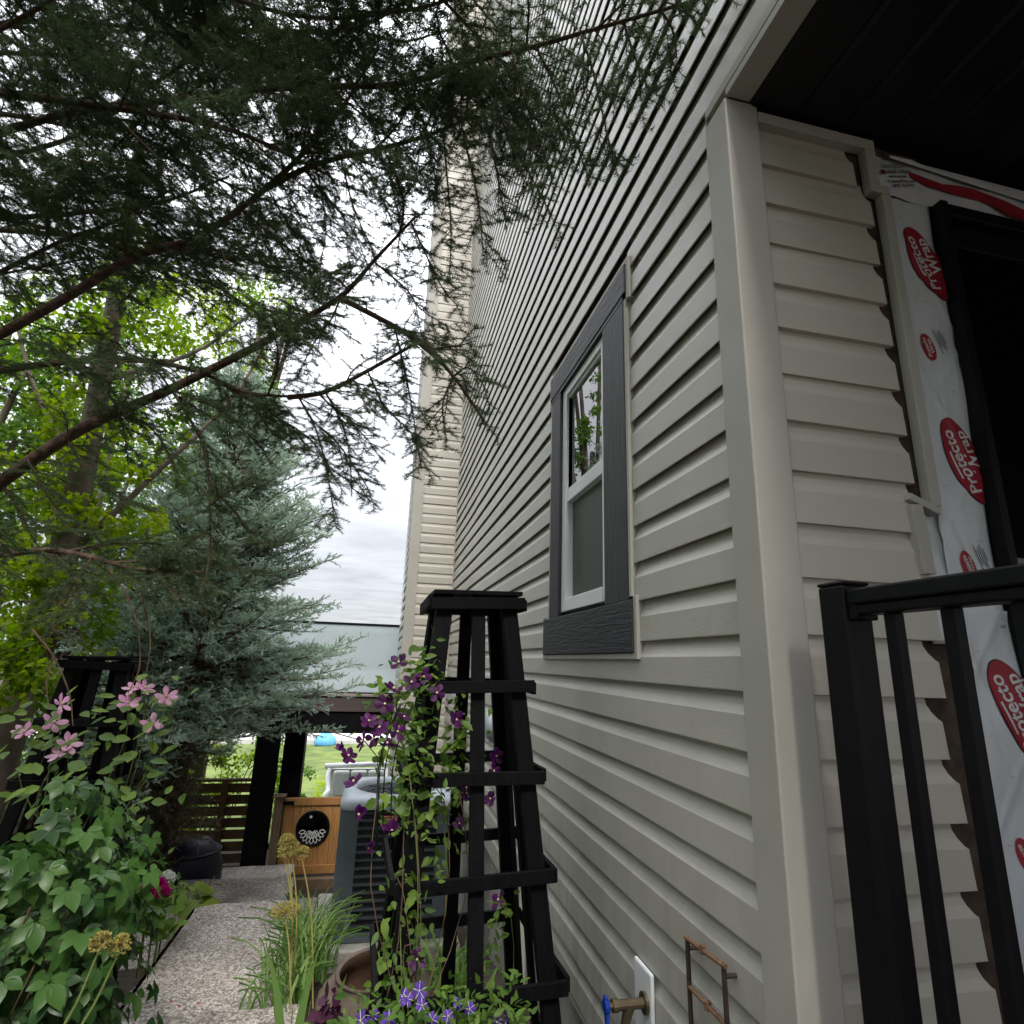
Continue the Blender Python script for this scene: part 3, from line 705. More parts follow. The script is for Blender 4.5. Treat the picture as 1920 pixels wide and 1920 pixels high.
# ------------------------------------------------------------------ porch railing and floor
pf = MB().box(.80,6,-4,YF-.03,.52,.62)
for x in (.9,3.2,5.6):
    for y in (-3.5,.6): pf.box(x,x+.14,y,y+.14,-.1,.519)
tag(pf.build('porch_floor', deck_brown), kind='structure')
rail = empty('porch_railing', (.87,.95,.62), label='black metal porch railing with square balusters in front of house wrap', cat='railing')
Minv = Matrix.Translation((-.87,-.95,-.62))
def RL(o): o.parent = rail; o.matrix_parent_inverse = Minv; return o
p = RL(MB().box(.842,.904,.926,.988,.6205,1.664).build('post', black_metal, bevel=.004))
RL(MB().box(.8405,.9055,.9245,.9895,1.6645,1.672).build('post_cap', black_metal, bevel=.005))
RL(MB().box(.848,.900,-3.5,.925,1.626,1.655).box(.853,.895,-3.5,.925,1.6065,1.6255).build('top_rail', black_metal, bevel=.004))
RL(MB().box(.852,.898,-3.5,.925,.70,.735).build('bottom_rail', black_metal, bevel=.004))
RL(MB().box(.850,.898,.9060,.9255,1.598,1.640).build('bracket', black_metal, bevel=.003))
for k in range(24):
    y = .850-k*.108
    RL(MB().box(.863,.885,y-.011,y+.011,.7355,1.606).build('baluster', black_metal, bevel=.002))

# ------------------------------------------------------------------ obelisk trellises
def trellis(name, loc, rot, label, h=1.72, wb=.625, wt=.295, bands=(.20,.50,.80,1.10,1.395), depth=1.0, seed=1):
    t = empty(name, loc); t.rotation_euler = rot; tag(t, label, 'trellis')
    r = random.Random(seed)
    def half(z): return (wb+(wt-wb)*z/h)/2
    ps = .058
    for sx in (-1,1):
        for sy in (-1,1):
            b0 = half(0)-ps/2; b1 = half(h)-ps/2
            m = MB().bar((sx*b0,sy*b0*depth,0),(sx*b1,sy*b1*depth,h),ps,.034,up=(0,1,0))
            m.build('corner_post', black_wood, t, bevel=.003)
            m2 = MB().bar((sx*(b0+ps/2-.0115),sy*(b0-.034)*depth,0),(sx*(b1+ps/2-.0115),sy*(b1-.034)*depth,h),.020,.034,up=(0,1,0))
            m2.build('corner_post', black_wood, t, bevel=.003)
    for sy in (-1,1):
        b0 = half(0)-.02; b1 = half(h)-.02
        MB().bar((0,sy*b0*depth,0),(.004,sy*b1*depth,h),.050,.018,up=(0,1,0)).build('slat', black_wood, t, bevel=.002)
    for sx in (-1,1):
        b0 = half(0)-.02; b1 = half(h)-.02
        MB().bar((sx*b0,0,0),(sx*b1,0,h),.050,.018,up=(1,0,0)).build('slat', black_wood, t, bevel=.002)
    bh = .042
    for z in list(bands)+[h-.03]:
        e = half(z)+.012
        for sy in (-1,1):
            dz = r.uniform(-.006,.006)
            MB().bar((-e-.014,sy*(e)*depth,z+dz),(e+.014,sy*e*depth,z-dz),.016,bh).build('band', black_wood, t, bevel=.002)
        for sx in (-1,1):
            dz = r.uniform(-.006,.006)
            MB().bar((sx*(e+.017),(-e+.01)*depth,z+dz),(sx*(e+.017),(e-.01)*depth,z-dz),.016,bh).build('band', black_wood, t, bevel=.002)
    e = half(h)+.020
    MB().bar((-e,-e*.52,h+.008),(e,-e*.50,h+.012),e*.92,.016).build('cap_board', black_wood, t, bevel=.002)
    MB().bar((-e*.98,e*.50,h+.010),(e*1.03,e*.46,h+.026),e*.92,.016).build('cap_board', black_wood, t, bevel=.002)
    return t
tower = trellis('obelisk_trellis', (.372,2.28,.02), (0,R(-1.2),R(2)), 'tall black slatted obelisk trellis with purple clematis beside house wall')
tower2 = trellis('obelisk_trellis', (-1.555,3.78,-.28), (0,R(1),R(3)), 'black slatted obelisk trellis half buried in creeper below the spruce', seed=5)
tower2.rotation_euler[0] = R(-2)

# ------------------------------------------------------------------ air conditioning condenser
ac = empty('condenser_unit', (.215,4.70,-.25), 0, 'grey air conditioning condenser with light top and red nameplate', 'air conditioner')
def rrect(hw, r, n=6):
    pts = []
    for cx,cy,a0 in ((hw-r,hw-r,0),(-hw+r,hw-r,90),(-hw+r,-hw+r,180),(hw-r,-hw+r,270)):
        for k in range(n+1):
            a = R(a0+90*k/n); pts.append((cx+r*math.cos(a), cy+r*math.sin(a)))
    return pts
HW = .385
def rprism(m, hw, r, z0, z1, hw2=None):
    a = rrect(hw,r); b = rrect(hw2 or hw, r); c = len(a)
    m.add([(x,y,z0) for x,y in a]+[(x,y,z1) for x,y in b],[tuple(reversed(range(c))),tuple(range(c,2*c))]+[(i,(i+1)%c,(i+1)%c+c,i+c) for i in range(c)]); return m
rprism(MB(), HW-.03, .05, .03, .78).build('coil', ac_dark, ac)
rprism(MB(), HW, .07, 0, .05).build('base_pan', ac_grey, ac, bevel=.006)
for sx in (-1,1):
    for sy in (-1,1):
        pts = []; r = .07; n = 8; c = (sx*(HW-r), sy*(HW-r))
        for k in range(n+1):
            a = R({(1,1):0,(-1,1):90,(-1,-1):180,(1,-1):270}[(sx,sy)] + 90*k/n); pts.append((c[0]+r*math.cos(a), c[1]+r*math.sin(a)))
        pts = [(pts[0][0]-(0.0 if sx*sy>0 else .055*sx), pts[0][1]-(.055*sy if sx*sy>0 else 0))] + pts + [(pts[-1][0]-(.055*sx if sx*sy>0 else 0), pts[-1][1]-(0 if sx*sy>0 else .055*sy))]
        q = len(pts); inn = [(c[0]+(x-c[0])*.85, c[1]+(y-c[1])*.85) for x,y in pts]
        m = MB().add([(x,y,.05) for x,y in pts]+[(x,y,.775) for x,y in pts],[(i,i+1,i+1+q,i+q) for i in range(q-1)])
        m.build('corner_panel', ac_grey, ac, smooth=True)
for k in range(15):
    z = .085+k*.0475
    for s_,ax in ((-1,'y'),(-1,'x'),(1,'x'),(1,'y')):
        e = HW-.015; l = HW-.10
        if ax == 'y': m = MB().bar((-l,s_*e,z),(l,s_*e,z),.022,.008,up=(0,.35*s_,1))
        else: m = MB().bar((s_*e,-l,z),(s_*e,l,z),.022,.008,up=(.35*s_,0,1))
        m.build('louver', ac_louver, ac)
wires = MB()
for k in range(46):
    x = -.29+k*.0129; wires.bar((x,-HW+.012,.06),(x,-HW+.012,.775),.0016,.0016,up=(0,1,0)); wires.bar((-HW+.012,x,.06),(-HW+.012,x,.775),.0016,.0016,up=(1,0,0))
tag(wires.build('guard_wires', ac_louver, ac), kind='stuff')
# top shroud: rounded square running into the fan ring
m = MB(); n = 64; rings = []
def sq(t, hw, r):
    P_ = rrect(hw, r, 8); c = len(P_); best = min(range(c), key=lambda i: abs(((math.atan2(P_[i][1],P_[i][0])-t+math.pi)%(2*math.pi))-math.pi)); return P_[best]
def rr_dir(t, hw, r):
    """point of a rounded square in direction t"""
    ct,st = math.cos(t), math.sin(t); lo_,hi_ = 0, 2*hw
    for _ in range(30):
        md = (lo_+hi_)/2; x,y = abs(ct*md),abs(st*md)
        qx,qy = max(x-(hw-r),0),max(y-(hw-r),0)
        if math.hypot(qx,qy) > r or x > hw or y > hw: hi_ = md
        else: lo_ = md
    return lo_
prof = [('s',HW+.004,.07,.770),('s',HW+.008,.075,.785),('s',HW+.004,.08,.815),('s',HW-.012,.09,.836),('s',HW-.05,.12,.846),('c',.315,0,.848),('c',.300,0,.842),('c',.285,0,.815),('c',.280,0,.77)]
for kd,a,b,z in prof:
    for k in range(n):
        t = 2*math.pi*k/n; rr = rr_dir(t,a,b) if kd=='s' else a
        m.v.append((rr*math.cos(t), rr*math.sin(t), z))
for i in range(len(prof)-1):
    for k in range(n): m.f.append((i*n+k,i*n+(k+1)%n,(i+1)*n+(k+1)%n,(i+1)*n+k))
m.build('top_shroud', ac_light, ac, smooth=True)
g_ = empty('fan_grille'); g_.parent = ac
for k in range(7): 
    rr = .05+k*.037; MB().tube([(rr*math.cos(2*math.pi*i/36),rr*math.sin(2*math.pi*i/36),.812) for i in range(37)],.0028,5,False).build('grille_ring', ac_louver, g_)
for k in range(4):
    a = math.pi*k/4; MB().bar((-.285*math.cos(a),-.285*math.sin(a),.806),(.285*math.cos(a),.285*math.sin(a),.806),.006,.006).build('grille_spoke', ac_louver, g_)
MB().lathe([(.0,.76),(.05,.76),(.05,.70)],20).build('fan_hub', ac_dark, ac)
for k in range(3):
    a = k*2.094; m = MB().add([(.04*math.cos(a),.04*math.sin(a),.73),(.26*math.cos(a-.35),.26*math.sin(a-.35),.72),(.26*math.cos(a+.35),.26*math.sin(a+.35),.755),(.04*math.cos(a+.6),.04*math.sin(a+.6),.745)],[(0,1,2,3)])
    m.build('fan_blade', ac_louver, ac)
pl = MB().box(-.115,.095,-HW-.012,-HW-.006,.670,.735).build('nameplate', sign_red, ac, bevel=.002)
me = text_mesh('GOODMAN', .040, 0, .0006); o = link('lettering', me, white_ink, pl); o.matrix_local = Matrix(((.92,0,0,-.01),(0,0,-1,-HW-.0132),(0,1,0,.7025),(0,0,0,1)))
for (a,b,c_,d) in ((-.110,.090,.7295,.7315),(-.110,.090,.6735,.6755),(-.110,-.108,.6756,.7294),(.088,.090,.6756,.7294)):
    MB().box(a,b,-HW-.0132,-HW-.0125,c_,d).build('plate_border', white_ink, pl)
tag(MB().box(-.30,.66,4.22,5.18,-.42,-.252).build('condenser_pad', concrete, bevel=.01), 'concrete pad under the grey condenser', 'pad')

# ------------------------------------------------------------------ things on the side wall
hb = empty('hose_bib', (W-.02,1.75,.58), 0, 'brass outdoor tap with blue lever handle on white wall plate', 'tap')
def REL(root):
    inv = Matrix.Translation(-root.location)
    def f(o): o.parent = root; o.matrix_parent_inverse = inv; return o
    return f
h_ = REL(hb)
h_(MB().box(W-.036,W-.024,1.700,1.812,.44,.690).build('wall_plate', white_vinyl, bevel=.006))
yy_,zz_ = 1.735,.610
h_(MB().tube([(W-.037,yy_,zz_),(W-.045,yy_,zz_)],.026,16).tube([(W-.0451,yy_,zz_),(W-.12,yy_,zz_)],.013,12).tube([(W-.085,yy_,zz_-.005),(W-.10,yy_,zz_-.05)],[.015,.011],12).build('tap_body', brass, smooth=False))
h_(MB().tube([(W-.100,yy_,zz_-.0505),(W-.106,yy_,zz_-.095)],[.014,.014],12).build('hose_thread', brass))
h_(MB().tube([(W-.1205,yy_,zz_),(W-.135,yy_,zz_)],.016,12).tube([(W-.1351,yy_,zz_),(W-.150,yy_,zz_)],.008,10).build('packing_nut', brass))
h_(MB().bar((W-.152,yy_+.004,zz_+.024),(W-.152,yy_-.010,zz_-.044),.010,.020,up=(0,1,0)).tube([(W-.1445,yy_,zz_),(W-.1585,yy_,zz_)],.019,12).build('lever_handle', blue_plastic, bevel=.004))
h_(MB().tube(smooth_line([(W-.106,yy_,zz_-.096),(W-.09,yy_-.03,zz_-.16),(W-.05,yy_-.06,zz_-.30),(W-.06,yy_-.05,zz_-.55)],14).tolist(),.011,10).build('hose', clay))
fr_ = empty('wall_bracket', (W-.04,1.38,.80), 0, 'small rusty wire frame bracket mounted low on siding by corner', 'bracket')
b_ = REL(fr_)
for y,zt in ((1.462,.872),(1.306,.884)):
    b_(MB().tube([(W-.05,y,zt),(W-.05,y-.008,.42)],.0055,8).build('upright', rust_dark))
    b_(MB().tube([(W-.05,y,zt-.02),(W-.02,y,zt-.02)],.005,8).build('stand_off', rust_dark))
b_(MB().tube([(W-.05,1.470,.872),(W-.052,1.39,.878),(W-.05,1.298,.885)],.0055,8).tube([(W-.052,1.39,.872),(W-.052,1.385,.890)],.006,8).build('cross_bar', rust))
b_(MB().tube([(W-.05,1.459,.775),(W-.05,1.302,.775)],.0055,8).tube([(W-.05,1.38,.767),(W-.05,1.38,.784)],.008,8).build('cross_bar', rust))

mt = empty('round_meter', (W-.02,4.05,1.09), 0, 'round grey glass fronted meter on siding seen through trellis slats', 'meter')
m_ = REL(mt)
m_(MB().tube([(W-.018,4.05,1.09),(W-.06,4.05,1.09)],.115,24).build('body', pvc))
m_(MB().tube([(W-.0601,4.05,1.09),(W-.085,4.05,1.09),(W-.10,4.05,1.09)],[.095,.090,.06],24).build('dome', ac_light, smooth=True))
cd = empty('wall_pipe', (W-.03,3.1,.55), 0, 'pale vertical pipe strapped to the side wall behind trellis', 'pipe')
c_ = REL(cd)
c_(MB().tube([(W-.045,3.10,.99),(W-.045,3.10,-.1)],.020,12).build('pipe', pale_plastic))
for z in (.90,.62): c_(MB().tube([(W-.045,3.10,z),(W-.045,3.10,z+.025)],.024,12).build('strap', stamen))
eb = empty('disconnect_box', (.66,5.35,.05), 0, 'pale electrical disconnect box with blue wire beside condenser', 'electrical box')
e_ = REL(eb)
e_(MB().box(.60,.72,5.28,5.38,-.02,.16).build('enclosure', pale_plastic, bevel=.006))
e_(MB().box(.625,.695,5.268,5.279,.02,.12).build('cover', pvc, bevel=.003))
e_(MB().tube([(.66,5.262,.40),(.66,5.262,-.20)],.008,8).build('wire', blue_plastic))
gc = empty('grey_conduit', (.74,5.35,0), 0, 'thick grey conduit pipe rising beside the disconnect box', 'pipe')
k_ = REL(gc)
k_(MB().tube([(.755,5.35,.95),(.755,5.35,-.62)],.032,14).build('pipe', pvc))
k_(MB().tube([(.755,5.35,-.03),(.755,5.35,.02)],.040,14).build('coupling', pvc))

# ------------------------------------------------------------------ raised deck with glass railing
dk = empty('raised_deck', (-.6,9.8,-1.6), 0, 'raised deck with black posts, brown fascia and frosted glass railing', 'deck')
d_ = REL(dk)
YD = 9.7
for x0,x1,y0 in ((-1.66,-1.36,YD-.12),(-1.62,-1.42,YD+3.0),(2.2,2.4,YD+3.0)):
    d_(MB().box(x0,x1,y0,y0+.28,-1.75 if y0<YD+1 else -2.3,.385).build('post', black_beam, bevel=.006))
d_(MB().box(-1.36,-1.05,YD+.55,YD+.85,-1.85,.385).build('post', black_beam, bevel=.006))
d_(MB().box(-2.1,2.4,YD-.10,YD+.06,.386,.70).build('beam', black_beam, bevel=.006))
d_(MB().box(-2.1,2.4,YD+.061,YD+3.3,.60,.70).build('deck_soffit', black_beam))
d_(MB().box(-2.15,2.4,YD-.13,YD-.101,.701,.925).build('fascia', deck_brown, bevel=.004))
d_(MB().box(-2.18,2.4,YD-.16,YD+3.4,.926,.962).build('deck_edge', deck_pale, bevel=.004))
for x in (-2.10,-.55+.0,.30):
    pass
for x0,x1 in ((-2.06,.27),):
    d_(MB().box(x0,x1,YD-.06,YD-.048,.985,2.0).build('glass_panel', frost_glass))
d_(MB().box(-2.1,.30,YD-.075,YD-.033,2.001,2.04).build('top_rail', black_metal, bevel=.004))
d_(MB().box(-2.1,.30,YD-.07,YD-.038,.9625,.984).build('bottom_rail', black_metal, bevel=.003))
for x in (-2.10,.2725): d_(MB().box(x,x+.03,YD-.07,YD-.038,.985,2.0).build('rail_post', black_metal, bevel=.003))

# gate with round ornament
gt = empty('wooden_gate', (-.85,9.62,-1.6), 0, 'cedar board garden gate with round black ornamental window', 'gate')
t_ = REL(gt); YG = 9.60
for k in range(7):
    x0 = -1.165+k*.135
    t_(MB().box(x0,x0+.131,YG,YG+.022,-1.50,-.60).build('board', cedar, bevel=.003))
t_(MB().box(-1.17,-.21,YG-.03,YG+.03,-.598,-.50).build('top_rail', cedar, bevel=.004))
t_(MB().box(-1.17,-.21,YG-.028,YG-.001,-1.49,-1.38).build('bottom_rail', cedar, bevel=.004))
t_(MB().box(-1.30,-1.18,YG-.05,YG+.07,-1.75,-.49).build('gate_post', cedar_old, bevel=.005))
t_(MB().box(-.205,-.09,YG-.05,YG+.07,-1.75,-.49).build('gate_post', cedar_old, bevel=.005))
t_(MB().box(-1.33,-1.15,YG-.08,YG+.10,-.489,-.455).build('post_cap', cedar_old, bevel=.01))
t_(MB().box(-1.26,-1.03,YG-.045,YG-.0305,-.588,-.535).build('hinge', black_metal, bevel=.002))
ox,oz = -.735,-.90
orn = t_(MB().tube([(ox,YG-.004,oz),(ox,YG-.022,oz)],.225,40).build('round_window', black_beam))
MB().tube([(ox+.222*math.cos(a),YG-.026,oz+.222*math.sin(a)) for a in np.linspace(0,2*math.pi,49)],.016,8,False).build('ring', black_metal, orn)
MB().tube([(ox,YG-.0225,oz),(ox,YG-.0245,oz)],.205,40).build('dark_pane', dark_glass, orn)
def petal_outline(a, r0, r1, w, rad):
    d = Vector((math.cos(a),0,math.sin(a))); s = Vector((-d.z,0,d.x)); o_ = Vector((ox,YG-.027,oz-.02))
    pts = [o_+d*r0, o_+d*(r0+(r1-r0)*.35)+s*w, o_+d*(r0+(r1-r0)*.7)+s*w*.8, o_+d*r1, o_+d*(r0+(r1-r0)*.7)-s*w*.8, o_+d*(r0+(r1-r0)*.35)-s*w, o_+d*r0]
    MB().tube(smooth_line(pts,15).tolist(), rad, 5).build('ornament_scroll', white_ink, orn)
for i,a in enumerate(np.linspace(-2.95,-.19,9)): petal_outline(a, .10, .185, .022, .006)
for i,a in enumerate(np.linspace(-2.55,-.59,6)): petal_outline(a, .03, .105, .016, .005)
MB().tube([(ox-.04,YG-.03,oz+.15),(ox-.04,YG-.032,oz+.15)],.018,12).build('ornament_dot', white_ink, orn)
tag(MB().box(-2.0,-.3,9.40,9.50,-1.72,-1.50).build('timber_edging', cedar_old, bevel=.008), 'weathered timber edging along the foot of cedar gate', 'timber')

# brown slat fence left of the gate
fc = empty('slat_fence', (-2.6,10.2,-1.7), 0, 'brown horizontal slat fence behind the spruce beside black post', 'fence')
f_ = REL(fc)
for k in range(8):
    z = -1.66+k*.160
    f_(MB().box(-5.2,-1.66,10.20,10.222,z,z+.128).build('slat', fence_wood, bevel=.003))
f_(MB().box(-5.2,-1.66,10.14,10.26,-.378,-.345).build('cap_rail', fence_wood, bevel=.004))
for x in (-2.16,-3.6,-5.0): f_(MB().box(x,x+.09,10.11,10.199,-1.75,-.379).build('post', fence_wood, bevel=.004))

# navy rounded planter
np_ = empty('navy_planter', (-1.72,7.0,-.98), 0, 'large dark navy rounded pot on the ground before slat fence', 'pot')
n_ = REL(np_)
MB().lathe([(0,0),(.20,.0),(.30,.10),(.345,.28),(.34,.42),(.29,.56),(.20,.64),(.10,.665),(0,.67)],36).build('bowl', navy, np_, smooth=True)
MB().lathe([(.302,.545),(.315,.555),(.302,.565),(.29,.56)],36).build('rim', navy, np_, smooth=True)

# clay pot lying tilted by the trellis
cp = empty('clay_pot', (.125,3.0,-.10), 0, 'squat weathered clay pot with wide mouth behind left trellis post', 'pot')
cp.rotation_euler = (R(3),R(-4),0); cp.scale = (.90,.90,.90)
pr = [(0,0),(.13,0),(.20,.035),(.262,.10),(.285,.17),(.272,.235),(.225,.285),(.192,.300),(.186,.315),(.196,.325),(.190,.332),(.176,.325)]
MB().lathe(pr,48).build('body', clay, cp, smooth=True)
MB().lathe([(.176,.325),(.172,.30),(.21,.25),(.25,.17),(.20,.06),(0,.05)],48).build('inside', clay_in, cp, smooth=True)
for k in range(30):
    a = 2*math.pi*k/30
    pts = [(rr*math.cos(a+tw),rr*math.sin(a+tw),z) for rr,z,tw in ((.224,.286,0),(.2715,.236,.03),(.2845,.17,.06),(.2605,.10,.09))]
    MB().tube(pts,[.002,.005,.005,.002],6).build('ridge', clay, cp, smooth=True)

# ------------------------------------------------------------------ beyond the deck
bn = empty('garden_sofa', (-.22,14.3,-2.1), 0, 'white garden sofa with grey cushions beyond the deck', 'sofa')
g2 = REL(bn)
x0,x1,yb = -.87,.38,14.3
g2(MB().tube([(x0-.11,yb,-.84),(x1+.06,yb,-.80)],.055,12).build('top_rail', white_vinyl, smooth=True))
g2(MB().box(x0,x1,yb+.02,yb+.08,-1.78,-.90).build('back', white_vinyl, bevel=.01))
for k in range(3):
    a = x0+.09+k*.375
    g2(MB().box(a,a+.345,yb-.16,yb+.01,-1.43,-.92).build('cushion', curtain, bevel=.05))
g2(MB().box(x0+.05,x1-.05,yb-.66,yb-.161,-1.57,-1.44).build('seat', curtain, bevel=.03))
for x in (x0,x1):
    pts = smooth_line([(x,yb,-.88),(x-.02,yb-.14,-1.06),(x+.03,yb-.34,-1.28),(x,yb-.64,-1.30),(x,yb-.70,-1.6),(x,yb-.66,-2.12)],18).tolist()
    g2(MB().tube(pts,.05,10).build('arm', white_vinyl, smooth=True))
g2(MB().box(x0,x1,yb-.70,yb-.662,-1.69,-1.58).build('front_rail', white_vinyl, bevel=.01))
for x in (x0+.03,x1-.03): g2(MB().tube([(x,yb+.05,-1.7),(x,yb+.05,-2.14)],.035,10).build('leg', white_vinyl))
wl = MB().box(-9,8,36.6,36.9,-3.6,-3.10)
tag(wl.build('garden_wall', road_far, bevel=.02), 'low pale garden wall at the far end of lawn', 'wall')
tp = empty('tarp_bundle', (-2.6,36,-3.4), 0, 'small light blue rounded bundle on the far pale wall', 'bundle')
tag(tp, None)
MB().lathe([(0,0),(.45,.0),(.62,.2),(.55,.5),(.3,.72),(0,.8)],18).build('cover', mat('light_blue_cloth',(0.10,0.32,0.62),0.7,(0.14,0.40,0.70),3), tp, smooth=True)
MB().lathe([(0,.78),(.22,.80),(.25,.92),(.12,1.02),(0,1.04)],14).build('top', mat('peach_cloth',(0.62,0.36,0.22),0.7,(0.66,0.40,0.26),4), tp, smooth=True)
fh = empty('far_house', (3,60,-4.2), 0, 'pale house in the distance below the deck beam', 'house')
u_ = REL(fh)
u_(MB().box(-6,10,58,68,-4.5,1.0).build('wall', pale_plastic))
u_(MB().add([(-6.6,57.5,1.0),(10.6,57.5,1.0),(10.6,68.5,1.0),(-6.6,68.5,1.0),(-6.6,63,4.2),(10.6,63,4.2)],[(0,1,5,4),(2,3,4,5),(0,4,3),(1,2,5),(0,3,2,1)]).build('roof', roofing))
for k in range(4): 
    w_ = u_(MB().box(-4.6+k*3.6,-2.8+k*3.6,57.95,57.99,-3.2,-1.6).build('window', white_vinyl))
    MB().box(-4.5+k*3.6,-2.9+k*3.6,57.92,57.945,-3.1,-1.7).build('pane', dark_glass, w_)
LIMBS=[
(0.034,[(-2.635,2.750,4.076),(-1.895,2.500,3.918),(-1.414,2.400,3.866),(-0.845,2.250,3.729),(-0.374,2.100,3.451)]),
(0.020,[(-1.812,2.600,3.885),(-1.211,2.400,3.956),(-0.656,2.200,3.961),(-0.124,1.950,3.841),(0.133,1.750,3.784),(0.355,1.550,3.675),(0.487,1.400,3.581),(0.739,1.150,3.446)]),
(0.030,[(-2.235,2.900,2.622),(-1.616,2.700,2.984),(-1.269,2.600,3.256),(-0.983,2.500,3.344),(-0.699,2.400,3.596),(-0.520,2.300,3.775),(-0.386,2.200,3.918),(-0.282,2.100,4.093)]),
(0.016,[(-0.699,2.400,3.596),(-0.464,2.300,3.699),(-0.154,2.150,3.716),(0.091,2.000,3.724),(0.213,1.900,3.761)]),
(0.022,[(-2.376,3.100,2.645),(-1.849,2.900,2.746),(-1.484,2.800,2.798),(-1.156,2.700,2.794),(-0.890,2.600,2.719),(-0.674,2.500,2.609),(-0.434,2.400,2.570)]),
(0.036,[(-2.098,3.100,1.963),(-1.729,2.900,2.209),(-1.436,2.750,2.403),(-1.248,2.700,2.521),(-1.006,2.600,2.624),(-0.681,2.500,2.817),(-0.517,2.400,2.891),(-0.299,2.300,3.024),(-0.173,2.200,3.150),(-0.011,2.100,3.333)]),
(0.013,[(-0.298,2.300,3.011),(-0.059,2.200,2.853),(0.078,2.100,2.710),(0.187,2.050,2.582),(0.310,2.000,2.385)]),
(0.012,[(-0.477,2.400,2.564),(-0.322,2.350,2.586),(-0.154,2.300,2.686),(-0.007,2.250,2.782),(0.078,2.200,2.818)]),
(0.020,[(-1.991,2.900,1.816),(-1.542,2.700,1.859),(-1.308,2.600,1.876),(-1.088,2.500,1.836),(-0.933,2.450,1.801),(-0.693,2.400,1.801)]),
(0.020,[(-2.574,3.100,3.874),(-2.111,2.900,3.912),(-1.734,2.800,4.061),(-1.275,2.600,4.380),(-0.878,2.400,4.565)]),
(0.022,[(-2.664,3.300,3.724),(-2.171,3.100,3.698),(-1.782,3.000,3.733),(-1.351,2.900,3.812),(-1.008,2.800,3.974)]),
(0.018,[(-2.363,3.200,3.242),(-2.032,3.000,3.321),(-1.737,2.900,3.494),(-1.484,2.800,3.577),(-1.203,2.700,3.762)]),
(0.016,[(-2.495,2.600,4.843),(-1.856,2.400,4.558),(-1.224,2.200,4.420),(-0.572,2.000,4.140),(-0.124,1.800,4.042),(0.153,1.600,3.961)]),
(0.016,[(-2.895,3.200,4.907),(-2.138,3.000,4.971),(-1.493,2.800,4.834),(-0.870,2.600,4.619),(-0.461,2.400,4.526)]),
(0.016,[(-1.305,2.700,4.534),(-1.052,2.500,4.572),(-0.526,2.300,4.476),(-0.282,2.100,4.351),(-0.009,1.900,4.416)])]
